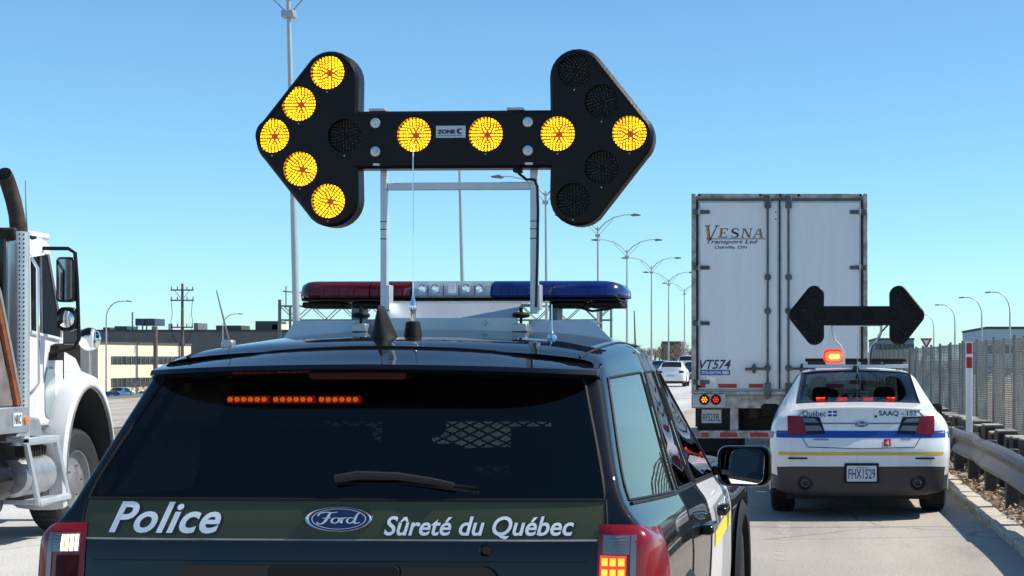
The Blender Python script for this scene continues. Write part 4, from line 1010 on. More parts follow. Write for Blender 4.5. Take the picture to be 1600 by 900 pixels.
MB().bx(-.78, .78, .25, 4.8, .20, .30).build('underbody', M['black_plastic'], sed)
# cabin
def seat2(x, y, w=.48):
    o = MB().prism(rbox(-w / 2, w / 2, .5, 1.12, .09), lambda u, v, d: (u, d - (v - .5) * .3, v), -.07, .06).build('seat', M['seat'], sed, bevel=.02, loc=(x, y, 0))
    MB().prism(rbox(-.12, .12, 1.15, 1.34, .06), lambda u, v, d: (u, d - (v - .5) * .27, v), -.05, .05).build('headrest', M['seat'], o, bevel=.015)
seat2(-.37, 2.75); seat2(.37, 2.75); seat2(-.32, 1.72, .6); seat2(.32, 1.72, .6)
MB().bx(-.66, .66, .85, 1.35, 1.10, 1.155).build('parcel_shelf', M['interior'], sed)
MB().bx(-.85, .85, 3.3, 3.6, .7, 1.0).build('dashboard', M['interior'], sed)
MB().bx(-.8, .8, .9, 3.6, .35, .42).build('floor_pan', M['interior'], sed)
for px_ in (1287, 1321, 1362, 1397):
    x = (px_ - 1346) / tk * 1.05; o = MB().bx(x - .05, x + .05, .91, .96, 1.157, 1.255).build('deck_light', M['led_red_case'], sed, bevel=.006)
    for d in (-.025, .025): MB().lathe([(.021 if px_ in (1287, 1397) else .013, .908), (.012, .902), (.0001, .900)], 10, (x + d, 0, 1.236), 'y').build('led', M['brake_on'], o)
# roof kit of the sedan
MB().bx(-.60, .60, 1.72, 1.78, 1.575, 1.612).build('roof_bar', M['alu'], sed, bevel=.006)
MB().tube([(0.01, 1.42, 1.47), (0.01, 1.42, 1.96)], .004, 6).build('whip_antenna', M['steel'], sed)
MB().lathe([(.022, 1.44), (.018, 1.50), (.006, 1.52), (0, 1.521)], 10, (.01, 1.42, 0), 'z').build('antenna_base', M['black_plastic'], sed)
MB().prism([(-.05, 1.55), (.05, 1.55), (.02, 1.60), (-.02, 1.60)], XZ, 1.62, 1.70).build('fin_antenna', M['gloss_black'], sed, bevel=.006)
sy = 2.05; sk_ = F / (TY + sy); cs = PX + TX * sk_
qx = lambda px: (px - cs) / sk_
qz = lambda py: CH - (py - PY) / sk_
sb = empty('slim_light_bar', (TX, TY + sy, 0), 0); tag(sb, 'slim dark light bar with one glowing red beacon on the white police sedan', 'light bar')
MB().bx(qx(1258), qx(1416), -.05, .05, qz(565.5), qz(560)).build('bar', M['black_plastic'], sb, bevel=.01)
for a, b in ((1262, 1290), (1318, 1340), (1345, 1376), (1380, 1410)): MB().bx(qx(a), qx(b), -.06, -.051, qz(572), qz(564)).build('lamp_pod', M['gloss_black'], sb, bevel=.006)
bc = MB().prism(rbox(qx(1286), qx(1319), qz(567), qz(545.5), .06), XZ, -.09, -.055).build('beacon', M['led_red_case'], sb, bevel=.012)
M['beacon_on'] = emit('beacon_on', (1, .04, .012), 4.5); M['beacon_core'] = emit('beacon_core', (1, .26, .06), 4.5)
MB().prism(rbox(qx(1289), qx(1316), qz(565), qz(549), .05), XZ, -.0945, -.0905).build('beacon_lens', M['beacon_on'], bc)
MB().prism(rbox(qx(1295), qx(1312), qz(561), qz(553.5), .026), XZ, -.099, -.095).build('beacon_core', M['beacon_core'], bc)
for px_ in (1270, 1404): MB().bx(qx(px_ - 4), qx(px_ + 4), -.03, .03, 1.55, qz(565)).build('foot', M['dull_steel'], sb)
ab2 = arrow_board('arrow_board', 'small unlit black double-headed arrow board above the white police sedan', (TX + qx(1337.5), TY + sy - .25, qz(493.5)), 0, .945, False, None)
kk = .945
bx2 = lambda px: ((px - 1337.5) / sk_) / kk
bz2 = lambda py: ((493.5 - py) / sk_) / kk
MB().tube([(bx2(1299), .06, bz2(508)), (bx2(1300), .07, bz2(518)), (bx2(1304), .08, bz2(532)), (bx2(1312), .10, bz2(540)), (bx2(1318), .12, bz2(552)), (bx2(1318), .14, bz2(573))], .016, 8).build('upright', M['alu'], ab2)
MB().tube([(bx2(1376), .06, bz2(508)), (bx2(1375), .07, bz2(520)), (bx2(1368), .08, bz2(533)), (bx2(1360), .10, bz2(543)), (bx2(1357), .12, bz2(556)), (bx2(1357), .14, bz2(573))], .016, 8).build('upright', M['alu'], ab2)
MB().tube([(bx2(1298), .065, bz2(509)), (bx2(1377), .065, bz2(509))], .012, 8).build('crossbar', M['alu'], ab2)
MB().tube([(bx2(1386), .06, bz2(508)), (bx2(1377), .07, bz2(518)), (bx2(1372), .075, bz2(530)), (bx2(1362), .085, bz2(541)), (bx2(1359), .11, bz2(556)), (bx2(1359), .12, bz2(572))], .010, 8).build('cable', M['rubber'], ab2)

# ------------------------------------------------------------------ box trailer
GY = 23.1; gk = F / GY; GX = (1218 - PX) / gk
tr = empty('box_trailer', (GX, GY, 0), 0); tag(tr, 'tall white box trailer with double rear doors standing ahead of the sedan', 'trailer')
gx = lambda px: (px - 1218) / gk
gz_ = lambda py: CH - (py - PY) / gk
M['door'] = dirty('trailer_door_white', (.75, .765, .78), (.48, .47, .45), 1.2, 1.75, 2)
M['frame_white'] = mat('chipped_frame_white', (.50, .50, .48), .55, col2=(.17, .13, .10), scale=7)
M['hw'] = mat('trailer_hardware', (.10, .105, .11), .5, metal=.6, var=.4, scale=6)
M['tape_red'] = mat('tape_red', (.36, .02, .025), .4, var=.2, scale=9)
zt, zb = gz_(302), gz_(611)
MB().bx(-1.30, 1.30, .10, 15.8, 1.15, zt - .02).build('box', mat('trailer_side', (.66, .68, .70), .45, var=.05), tr)
for a, b, s_ in ((-1.30, -1.23, -1), (1.235, 1.30, 1)):
    cp = MB().bx(a, b, .02, .14, zb - .02, zt).build('corner_post', M['frame_white'], tr, bevel=.01)
    MB().bx(min(-s_ * -1.229, -s_ * -1.20) if s_ > 0 else -1.2285, -1.2005 if s_ < 0 else 1.2335, .03, .14, zb + .02, zt - .1).build('door_gap', M['rubber'], cp)
MB().bx(-1.199, 1.204, .03, .14, zt - .085, zt).build('header', M['frame_white'], tr, bevel=.008)
MB().bx(-1.199, 1.204, .0, .03, zt - .10, zt - .072).build('drip_rail', M['hw'], tr)
for a, b, nm_ in ((-1.195, -.012, 'l'), (.012, 1.20, 'r')):
    d = MB().bx(a, b, .045, .10, zb + .03, zt - .104).build('door', M['door'], tr, bevel=.006)
    for z0 in [0]: pass
    MB().bx(a + .0, a + .025, .036, .0445, zb + .03, zt - .11).bx(b - .025, b, .036, .0445, zb + .03, zt - .11).bx(a + .026, b - .026, .036, .0445, zt - .135, zt - .11).build('door_gasket', M['steel'], d)
    hx = a if nm_ == 'l' else b; s = 1 if nm_ == 'l' else -1
    for py_ in (331, 418, 505, 597):
        z = gz_(py_); h = MB().box((hx - s * .03, .015, z), (.10, .035, .075)).box((hx + s * .09, .028, z), (.15, .018, .055)).build('hinge', M['hw'], d, bevel=.008)
        MB().tube([(hx + s * .012, .006, z - .045), (hx + s * .012, .006, z + .045)], .016, 8).build('hinge_pin', M['steel'], h)
    for px_ in ((1199.5,) if nm_ == 'l' else (1232,)):
        x = gx(px_); rod = MB().tube([(x, .005, zb - .12), (x, .005, zt - .02)], .0165, 8).build('lock_rod', M['hw'], d)
        for py_ in (433, 486, 575): MB().lathe([(.02, .022), (.05, .018), (.052, -.004), (.03, -.016), (0, -.017)], 12, (x, .01, gz_(py_)), 'y').build('rod_guide', M['hw'], rod)
        for z0, z1 in ((zt - .22, zt - .03), (zb - .10, zb + .12)): MB().bx(x - .048, x + .048, -.02, .03, z0, z1).build('cam_keeper', M['hw'], rod, bevel=.012)
        hd = -1 if nm_ == 'l' else 1; xh = x + hd * .02
        MB().tube([(x, -.02, gz_(576)), (x + hd * .15, -.03, gz_(576)), (x + hd * .33, -.025, gz_(577))], [.02, .018, .024], 8).build('handle', M['hw'], rod)
        MB().prism([(x + hd * .20 + .035 * math.cos(q), gz_(576) + .075 * math.sin(q)) for q in [2 * math.pi * i / 14 for i in range(14)]], XZ, .0, .03).build('handle_catch', M['hw'], rod)
MB().bx(-.012, .012, .028, .09, zb + .03, zt - .11).build('centre_seal', M['rubber'], tr)
for py_ in (331, 342): MB().lathe([(.012, .044), (.010, .038), (0, .037)], 8, (gx(1212), 0, gz_(py_)), 'y').build('bolt', M['rubber'], tr)
for px_ in (1092, 1188, 1219, 1248, 1345): MB().lathe([(.02, .03), (.018, .02), (0, .018)], 10, (gx(px_), 0, gz_(304.5)), 'y').build('marker_light', M['dark_red_lens'], tr)
# lettering VESNA with its own serif letters
def glyph(ch):
    st = lambda x0, y0, x1, y1, w: [(x0, y0), (x0 + w, y0), (x1 + w, y1), (x1, y1)]
    hb = lambda x0, x1, y, h: [(x0, y), (x1, y), (x1, y + h), (x0, y + h)]
    if ch == 'V': return [st(.10, .95, .40, 0, .22), st(.86, .95, .52, 0, .09), hb(.0, .42, .94, .06), hb(.70, 1.08, .94, .06)]
    if ch == 'E': return [st(.14, 0, .14, 1, .22), hb(0, .9, 0, .08), hb(0, .88, .92, .08), hb(.3, .66, .47, .07), st(.80, .07, .86, .27, .08), st(.78, .74, .80, .93, .08), st(.6, .36, .6, .64, .07)]
    if ch == 'N': return [st(.12, 0, .12, .97, .09), st(.14, .97, .74, .0, .22), st(.84, .02, .84, .97, .09), hb(0, .34, 0, .06), hb(0, .3, .94, .06), hb(.7, 1.06, .94, .06)]
    if ch == 'A': return [st(.12, 0, .46, .98, .09), st(.50, .98, .80, .0, .22), hb(.24, .78, .32, .07), hb(0, .34, 0, .06), hb(.68, 1.12, 0, .06)]
    if ch == 'S':
        v, f = ribbon([(.82, .74), (.74, .92), (.46, .97), (.20, .86), (.22, .64), (.52, .50), (.80, .36), (.80, .13), (.52, .03), (.24, .08), (.12, .28)], [.07, .09, .10, .18, .21, .22, .21, .18, .10, .09, .07])
        return [[v[i] for i in q] for q in f]
def serif(word, x0, x1, z0, z1, y, big, sh=.18):
    navy, org = MB(), MB(); n = len(word); adv = [1.35 if i == 0 else 1.0 for i in range(n)]; tot = sum(adv); x = x0; w1 = (x1 - x0) / tot
    for i, ch in enumerate(word):
        w = w1 * adv[i]; h = (z1 - z0); b0 = z0; h_ = h
        if i == 0: b0 = z0 - h * .30; h_ = h * 1.62
        for p in glyph(ch):
            q = [(x + w * .86 * a + sh * h_ * b, y, b0 + h_ * b) for a, b in p]; navy.add(q, [(0, 1, 2, 3)])
            xs_ = [a for a, b in p]; hgt = max(b for a, b in p) - min(b for a, b in p)
            if (i == 0 and p[1][0] - p[0][0] > .2 and hgt > .5) or (i > 0 and hgt > .5 and abs(p[1][0] - p[0][0]) > .2): org.add([(a + .004 + (q[1][0] - q[0][0]) * .0, y - .002, b) if k_ in (0, 3) else (a - .012, y - .002, b) for k_, (a, _, b) in enumerate(q)], [(0, 1, 2, 3)])
        x += w
    return navy, org
nv, og = serif('VESNA', gx(1097), gx(1193), gz_(371), gz_(356.5), .042, True)
vo = nv.build('lettering', M['decal_navy'], tr, smooth=0, fix=False); og.build('letter_fill', M['decal_orange'], vo, smooth=0, fix=False)
MB().bx(gx(1104), gx(1196), .040, .043, gz_(373.4), gz_(372.4)).build('lettering_rule', M['decal_navy'], tr)
for body, a, b, c, d, sh in (('Transport Ltd', 1104, 1184, 374.2, 382.2, .3), ('Oakville, ON', 1116, 1168, 383.5, 389, .3), ('VT574', 1093, 1142, 562, 577, .3)):
    flat_text(body, gx(a), gx(b), gz_(d), gz_(c), .0425, shear=sh, bold=.018).build('lettering', M['decal_navy'], tr, smooth=0, fix=False)
bs = MB().bx(gx(1094), gx(1140.5), .041, .0435, gz_(586.2), gz_(578)).build('blue_sticker', M['decal_blue'], tr)
flat_text('STOUGHTON', gx(1096), gx(1126), gz_(584.4), gz_(580), .040, bold=.02).build('sticker_lettering', M['decal_white'], bs, smooth=0, fix=False)
MB().bx(gx(1128), gx(1138.5), .0395, .0405, gz_(584.8), gz_(579.5)).build('sticker_panel', M['plate_grey'], bs)
MB().bx(gx(1104), gx(1118), .041, .0435, gz_(598), gz_(589)).build('paper_label', M['decal_white'], tr)
# sill, tape, lamps, underride guard
MB().bx(-1.30, 1.30, .0, .20, gz_(617), gz_(611.5)).build('sill_beam', M['frame_white'], tr, bevel=.01)
for a, b in ((1088, 1102), (1122, 1151), (1170, 1192), (1236, 1262), (1290, 1318)): MB().bx(gx(a), gx(b), .036, .044, gz_(606), gz_(600)).build('red_tape', M['tape_red'], tr)
MB().bx(-1.30, 1.30, .03, .20, gz_(638), gz_(617.5)).build('rear_frame', M['frame_white'], tr, bevel=.01)
for sg in (-1, 1):
    c = sg * (1218 - 1108) / gk; bz0 = MB().bx(c - .24, c + .24, .0, .03, gz_(637), gz_(613.5)).build('lamp_panel', M['steel'], tr, bevel=.012)
    for i_, dx_ in enumerate((-.07, .10)):
        on = M['brake_hot'] if (i_ == 0) == (sg < 0) else M['brake_on']
        l = MB().lathe([(.078, .0), (.078, -.015), (.062, -.018), (.06, -.006)], 20, (c + dx_, 0, gz_(624.5)), 'y').build('lamp_ring', M['rubber'], bz0)
        MB().lathe([(.06, -.006), (.045, -.014), (0, -.016)], 20, (c + dx_, 0, gz_(624.5)), 'y').build('lamp_lens', M['dark_red_lens'], l)
        for q in range(7):
            a = 2 * math.pi * q / 6; rr = 0 if q == 6 else .034
            MB().lathe([(.012, -.012), (.010, -.018), (0, -.019)], 8, (c + dx_ + rr * math.cos(a), 0, gz_(624.5) + rr * math.sin(a)), 'y').build('lamp_led', M['brake_on'] if i_ else on, l)
    MB().bx(sg * .67 - .06, sg * .67 + .06, .05, .14, gz_(674), gz_(631)).build('guard_post', M['frame_white'], tr, bevel=.008)
    for dx_ in (-.025, .03): MB().lathe([(.022, .05), (.02, .042), (0, .041)], 10, (sg * .67 + dx_, 0, gz_(636)), 'y').build('bolt', M['rubber'], tr)
    MB().bx(sg * .98 - .33, sg * .98 + .33, 1.5, 1.515, .22, gz_(645)).build('mud_flap', M['rubber'], tr)
gb = MB().bx(gx(1086), gx(1350), .02, .12, gz_(685), gz_(673)).build('guard_bar', M['frame_white'], tr, bevel=.008)
for a, b in ((1096, 1107), (1125, 1152), (1172, 1200), (1226, 1252), (1280, 1306)): MB().bx(gx(a), gx(b), .012, .0195, gz_(683), gz_(676)).build('red_tape', M['tape_red'], gb)
MB().bx(gx(1085), gx(1140), .22, .24, gz_(668), gz_(638.5)).build('plate_bracket', M['rubber'], tr)
tpx = MB().bx(gx(1095), gx(1126), .205, .215, gz_(662), gz_(640.5)).build('licence_plate', M['plate_grey'], tr, bevel=.004)
flat_text('RF5239L', gx(1097), gx(1124), gz_(659), gz_(647), .203, bold=.01).build('plate_number', M['decal_navy'], tpx, smooth=0, fix=False)
WT = wheel_meshes(.51, .27, .29, M['steel'])
for sg in (-1, 1):
    for yy in (2.3, 3.6): put_wheel(tr, WT, sg * 1.10, yy, .51); put_wheel(tr, WT, sg * .78, yy, .51)
for yy in (2.3, 3.6): MB().tube([(-1.1, yy, .51), (1.1, yy, .51)], .07, 10).build('axle', M['rubber'], tr)
MB().bx(-.45, -.33, .2, 15.7, .80, 1.12).bx(.33, .45, .2, 15.7, .80, 1.12).build('chassis_rail', M['rubber'], tr)
for yy in (.6, 2.95, 6, 9, 12): MB().bx(-1.2, 1.2, yy, yy + .1, .98, 1.14).build('cross_member', M['rubber'], tr)
MB().bx(-.95, .95, 1.60, 1.66, .45, 1.0).build('suspension_beam', M['rubber'], tr)
for sg in (-1, 1): MB().tube([(sg * .6, 12, .0), (sg * .6, 12, 1.0)], .08, 8).build('landing_leg', M['dull_steel'], tr)

# ------------------------------------------------------------------ dump truck on the left
tk_ = empty('dump_truck', (-8.11, 14.05, 0), 0); tk_.scale = (1, .82, 1); tag(tk_, 'white dump truck cab with tall exhaust stack at the left edge', 'truck')
def side(px, py, X=-7.0):
    Y = -X * F / (PX - px); return (Y - 14, CH - (py - PY) * Y / F)
tw = dirty('truck_white_dirty', (.66, .68, .71), (.36, .34, .31), .4, 1.9, 2.5, .4)
# cab: side profile in (y, z), extruded across
cab = [(.15, 1.02), (.15, 2.66), (.22, 2.76), (.55, 2.82), (.80, 2.78), (1.12, 2.02), (1.16, 1.90), (1.16, 1.02)]
MB().prism(cab, YZ, -1.08, 1.08).build('cab', tw, tk_, bevel=.06, seg=4)
for sg in (1, -1):
    w_ = MB().prism([(.28, 1.92), (.26, 2.60), (.72, 2.66), (1.02, 2.02), (1.02, 1.86)], YZ, sg * 1.082, sg * 1.086).build('door_window', M['gloss_black'], tk_, bevel=0)
    MB().tube([(sg * 1.09, a, b) for a, b in ((.28, 1.92), (.26, 2.60), (.72, 2.66), (1.02, 2.02), (1.02, 1.86), (.28, 1.92))], .018, 6).build('window_frame', tw, w_)
    MB().tube([(sg * 1.092, a, b) for a, b in ((.55, 1.9), (.53, 2.62))], .014, 6).build('window_bar', M['dull_steel'], w_)
    MB().tube([(sg * 1.082, a, b) for a, b in ((.22, 1.85), (.22, 1.05), (1.10, 1.05), (1.12, 1.9))], .006, 5).build('door_gap', M['rubber'], tk_)
    MB().tube([(sg * 1.085, .30, 2.62), (sg * 1.16, .30, 2.5), (sg * 1.16, .32, 1.45), (sg * 1.085, .32, 1.35)], .016, 8).build('grab_handle', M['chrome'], tk_)
    MB().prism(rbox(.66, .90, 1.12, 1.60, .09), YZ, sg * 1.081, sg * 1.088).build('lower_window', mat('pale_glass', (.20, .26, .28), .1, coat=1), tk_, smooth=40)
MB().prism([(-.98, 2.0), (.98, 2.0), (.88, 2.68), (-.88, 2.68)], lambda u, v, d: (u, 1.17 - (v - 1.96) * .43 + d, v), .0, .006).build('windshield', M['gloss_black'], tk_)
MB().prism([(-.80, 2.0), (.80, 2.0), (.8, 2.5), (-.8, 2.5)], XZ, .143, .148).build('rear_cab_window', M['gloss_black'], tk_)
MB().bx(-1.0, 1.0, .55, 1.0, 2.80, 2.86).build('sun_visor', tw, tk_, bevel=.02)
# hood
hood = [(1.0, .9), (1.0, 1.88), (1.35, 1.90), (2.5, 1.78), (2.75, 1.66), (2.82, 1.2), (2.80, .9)]
rows = []
for y, z, w in ((1.0, 1.95, .92), (1.35, 1.92, .88), (1.9, 1.86, .80), (2.5, 1.78, .72), (2.75, 1.66, .68), (2.82, 1.4, .66)):
    rows.append([(-w, y, .85), (-w, y, z - .3), (-w * .93, y, z - .1), (-w * .7, y, z), (0, y, z + .03), (w * .7, y, z), (w * .93, y, z - .1), (w, y, z - .3), (w, y, .85)])
mb = MB().grid(rows); mb.add(rows[-1], [tuple(range(9))]); mb.build('hood', tw, tk_, smooth=40)
MB().tube([(.9, 1.02, 1.1), (.9, 1.03, 1.7), (.66, 1.04, 1.96), (0, 1.05, 1.99)], .014, 6).build('hood_seam', M['rubber'], tk_)
# fenders: arched shells over the front wheels
wy, wz = 1.38, .52
for sg in (1, -1):
    rows = []
    for r_, x in ((.62, .70), (.80, .70), (.93, .80), (.99, .98), (.985, 1.14), (.945, 1.235), (.89, 1.25), (.84, 1.248), (.82, 1.23)):
        rows.append([(sg * x, wy + r_ * .74 * math.cos(R(a)) * 1.0, wz + .05 + r_ * math.sin(R(a))) for a in range(-2, 201, 8)])
    MB().grid(rows).build('fender', tw, tk_, smooth=50)
    MB().grid([[(sg * x, wy + .815 * .74 * math.cos(R(a)), wz + .05 + .815 * math.sin(R(a))) for a in range(-2, 201, 8)] for x in (1.235, .62)]).build('fender_liner', M['rubber'], tk_, smooth=50)
    MB().prism([(wy + .80 * .74 * math.cos(R(a)), wz + .05 + .80 * math.sin(R(a))) for a in range(0, 181, 10)], YZ, sg * .66, sg * .68).build('well_wall', M['rubber'], tk_)
    MB().tube([(sg * 1.246, wy + .835 * .74 * math.cos(R(a)), wz + .05 + .835 * math.sin(R(a))) for a in range(-2, 201, 8)], .014, 6).build('fender_lip', M['dull_steel'], tk_)
    o = MB().tube([(sg * .86, 1.06, 1.62), (sg * .95, 1.10, 1.50), (sg * 1.0, 1.16, 1.45)], .03, 8).build('hood_latch', M['rubber'], tk_)
    # round convex mirror on the fender
    c = Vector((sg * 1.10, 1.72, 1.87)) if sg > 0 else Vector((-1.10, 1.72, 1.87))
    mt = MB().tube([(c.x, c.y + .03, 1.30), (c.x, c.y + .03, c.z)], .012, 6).build('mirror_stalk', M['steel'], tk_)
    MB().lathe([(.11, .0), (.115, .012), (.09, .05), (0, .075)], 24, tuple(c), 'y').build('round_mirror_back', M['chrome'], mt)
    MB().lathe([(.11, .0), (.08, -.014), (.04, -.021), (0, -.023)], 24, tuple(c), 'y').build('round_mirror_glass', M['mirror'], mt)
    # big mirror bracket
    a = [(1.06, .62, 2.70), (1.30, .66, 2.70), (1.36, .67, 2.66), (1.375, .68, 2.4), (1.385, .70, 1.86), (1.34, .70, 1.77), (1.06, .78, 1.72)]
    br = MB().tube([(sg * x, y, z) for x, y, z in a], .018, 8).build('mirror_bracket', M['black_plastic'], tk_)
    MB().prism(rbox(sg * 1.285 - .085, sg * 1.285 + .085, 2.20, 2.62, .04), XZ, .62, .70).build('mirror_head', M['gloss_black'], br, bevel=.01)
    MB().prism(rbox(sg * 1.285 - .070, sg * 1.285 + .070, 2.22, 2.60, .03), XZ, .614, .6185).build('mirror_glass', mat('dim_mirror', (.30, .33, .36), .05, metal=1), br)
    MB().prism(rbox(sg * 1.295 - .085, sg * 1.295 + .085, 1.93, 2.155, .06), XZ, .62, .70).build('mirror_head', M['gloss_black'], br, bevel=.01)
    MB().lathe([(.078, .617), (.05, .605), (0, .60)], 20, (sg * 1.295, 0, 2.042), 'y').build('spot_mirror_glass', M['mirror'], br)
    MB().prism([(.95, 1.66), (1.12, 1.66), (1.12, 1.82), (1.0, 1.80)], lambda u, v, d: (sg * d, u - .2, v), 1.05, 1.16).build('mirror_foot', M['black_plastic'], tk_)
MB().tube([(.98, .50, 2.80), (.975, .50, 2.98), (.965, .50, 3.32)], [.014, .006, .003], 6).build('radio_antenna', M['dull_steel'], tk_)
MB().box((1.02, .45, 2.78), (.10, .14, .05)).build('antenna_bracket', M['black_plastic'], tk_, bevel=.01)
WTk = wheel_meshes(.50, .30, .29, M['dull_steel'])
for sg in (1, -1):
    put_wheel(tk_, WTk, sg * .98, wy, .50).scale.y = 1 / .82
    for yy in (-4.6, -3.3): put_wheel(tk_, WTk, sg * 1.08, yy, .50).scale.y = 1 / .82
MB().tube([(-1.05, wy, .52), (1.05, wy, .52)], .07, 8).build('front_axle', M['rubber'], tk_)
# exhaust stack with perforated shield
ex, ey = 1.13, -.06
MB().tube([(1.12, -.40, .95), (1.12, -.39, 2.72)], .04, 8).build('air_pipe', M['gloss_black'], tk_)
st_o = MB().lathe([(.095, .90), (.095, 2.80), (.075, 2.81)], 20, (ex, ey, 0), 'z').build('stack_shield', mat('stack_shield', (.55, .56, .57), .35, metal=.7, var=.1, scale=4), tk_)
dots = MB()
for i in range(46):
    for a in (-62, -40):
        t = R(a); dots.lathe([(.0085, 0), (.007, .003), (0, .0035)], 6, (0, 0, 0), 'x') if False else dots.box((ex + .096 * math.cos(t), ey + .096 * math.sin(t), .98 + i * .04), (.010, .010, .016), Matrix.Rotation(t, 3, 'Z'))
tag(dots.build('shield_slots', M['rubber'], st_o, smooth=0), kind='stuff')
MB().tube([(ex, ey, 2.78), (ex - .01, ey - .01, 2.95), (ex - .03, ey - .03, 3.08), (ex - .055, ey - .06, 3.20), (ex - .06, ey - .12, 3.28), (ex - .06, ey - .17, 3.31)], .068, 16, cap=False).build('exhaust_pipe', M['rusty'], tk_)
MB().lathe([(.062, 0), (0, .001)], 16, (ex - .06, ey - .15, 3.30), 'y').build('pipe_mouth', M['rubber'], tk_)
MB().bx(ex - .22, ex + .02, ey - .11, ey + .09, 2.72, 2.84).build('stack_clamp', M['rusty'], tk_, bevel=.02)
MB().bx(ex - .28, ex - .20, .02, .12, .9, 2.75).build('stack_bracket', M['dull_steel'], tk_)
# step and tank box under the door
fr = MB(); 
q = [side(28, 690, -6.97), side(100, 695, -6.97), side(122, 780, -6.97), side(60, 790, -6.97)]
q = [(-.16, .93), (.52, .93), (.80, .40), (.12, .36)]
for i in range(4):
    a, b = Vector(q[i]), Vector(q[(i + 1) % 4]); fr.tube([(1.24, a.x, a.y), (1.24, b.x, b.y)], .030, 6)
fr.build('step_frame', M['alu'], tk_)
MB().prism(q, YZ, .80, 1.12).build('step_box', M['block'], tk_)
MB().lathe([(0, -.02), (.16, .0), (.19, .04), (.19, .60), (.16, .64), (0, .66)], 24, (1.06, -.08, .62), 'y').build('air_tank', M['steel'], tk_)
for z_, y0, y1 in ((.945, -.16, .54), (.38, .10, .82)): MB().bx(.82, 1.27, y0, y1, z_ - .02, z_ + .025).build('step_tread', M['alu'], tk_, bevel=.006)
for i in range(9): MB().bx(1.10, 1.2, -.1 + i * .06, -.075 + i * .06, .80, .88).build('step_slot', M['rubber'], tk_)
MB().prism([(-.30, .98), (.30, .98), (.20, 1.14), (-.12, 1.16)], YZ, 1.0, 1.22).build('battery_cover', M['steel'], tk_, bevel=.02)
MB().lathe([(0, -.02), (.20, .0), (.22, .06), (.22, .5), (0, .52)], 22, (.95, -.75, .60), 'y').build('brake_chamber', M['gloss_black'], tk_)
MB().prism(rbox(-.9, -.05, .30, .92, .1), YZ, .70, 1.0).build('side_tank', M['block'], tk_, bevel=.02)
MB().bx(-.45, -.33, -6.0, 2.6, .75, .98).bx(.33, .45, -6.0, 2.6, .75, .98).build('chassis_rail', M['rubber'], tk_)
MB().bx(-1.1, 1.1, 2.75, 2.95, .45, .80).build('front_bumper', M['chrome'], tk_, bevel=.03)
# dump box with slanted front corner
db = [(-6.6, 1.25), (-6.6, 2.55), (-.95, 2.55), (-.72, 2.25), (-.24, 1.25)]
MB().prism(db, YZ, -1.2, 1.17).build('dump_box', M['box_dark'], tk_, bevel=.02)
MB().tube([(1.185, -.92, 2.52), (1.185, -.69, 2.25), (1.185, -.22, 1.27)], .03, 6).build('box_edge', M['rust_orange'], tk_)
MB().tube([(1.19, -.84, 2.52), (1.19, -.61, 2.25), (1.19, -.15, 1.28)], .022, 6).build('box_brace', M['steel'], tk_)
bbk = MB().bx(.9, 1.23, -.8, -.06, 1.02, 1.25).build('side_bracket', M['steel'], tk_, bevel=.01)
pt = MB().prism(rbox(-.42, -.24, 1.08, 1.20, .01), lambda u, v, d: (d, u, v), 1.231, 1.236).build('maker_plate', M['plate_grey'], bbk)
v, f = text_box('NRC', -.40, -.26, 1.10, 1.18, bold=.02); MB().add([(1.2375, a, b) for a, b in v], f).build('plate_lettering', M['decal_black'], pt, smooth=0, fix=False)
MB().lathe([(.04, 0), (.036, .015), (.0, .022)], 16, (1.231, -.15, 1.13), 'x').build('marker_light', mat('amber_marker', (.62, .17, .03), .2, coat=1), bbk)

# ------------------------------------------------------------------ far traffic (simpler copies of a car loft)
def far_car(name, label, loc, paint, sc=(1, 1, 1), hatch=True, group='queue of cars far ahead on the road'):
    r = empty(name, loc); tag(r, label, 'car', group); r.scale = sc
    c = sedan_loft(3); c.cut(1.12, .34, .36); c.cut(4.0, .34, .36)
    c.panel('rear_window', M['gloss_black'], 2, 2, 3, 7, 9, True); c.panel('side_window', M['gloss_black'], 1, 7, 10, 5, 6); c.panel('windshield', M['gloss_black'], 2, 7, 8, 7, 9, True)
    c.panel('rear_bumper', M['dark_plastic'], 1, 0, 3.67, 0, 1.34, True)
    p = c.make(r, paint, trim=False); b = bvh_of([p['body'], p['rear_bumper']])
    for s in (-1, 1): rear_grid(b, min(s * .55, s * .86), max(s * .55, s * .86), .86, .98, 6, 3, .01).build('tail_light', M['dark_red_lens'], r, smooth=50)
    rear_grid(b, -.25, .25, .62, .76, 4, 2, .006).build('licence_plate', M['plate_grey'], r, smooth=0)
    for x in (-.83, .83):
        for y in (1.12, 4.0): link('wheel', WS[0], r, (x, y, .345))
    MB().bx(-.75, .75, .3, 4.8, .2, .32).build('underbody', M['black_plastic'], r)
    return r
pw = M['white_paint']; pd = mat('dark_car_paint', (.02, .022, .028), .3, coat=1); pg = mat('grey_car_paint', (.12, .15, .17), .3, coat=1); ps = mat('silver_car_paint', (.45, .46, .48), .3, metal=.4, coat=1); pb = mat('blue_car_paint', (.03, .08, .20), .3, coat=1)
far_car('distant_car', 'white hatchback nearest in the far queue, left of the trailer', (-8.1, 98, 0), pw, (.97, .85, 1.02))
far_car('distant_car', 'dark car just ahead and to the right of the far white hatchback', (-8.1, 118, 0), pd, (.95, .9, 1.0))
far_car('distant_car', 'dark teal car with pale roof beyond the far white hatchback', (-10.9, 121, 0), pg, (.95, .95, 1.05))
far_car('distant_car', 'white van-like car farthest along the queue beside the lamp post', (-11.0, 150, 0), pw, (1.0, 1, 1.35))
far_car('parked_car', 'blue car parked before the cream office building', (-82.5, 188, -3.33), pb, (1.0, 1, 1.1), group='cars parked by the cream office')
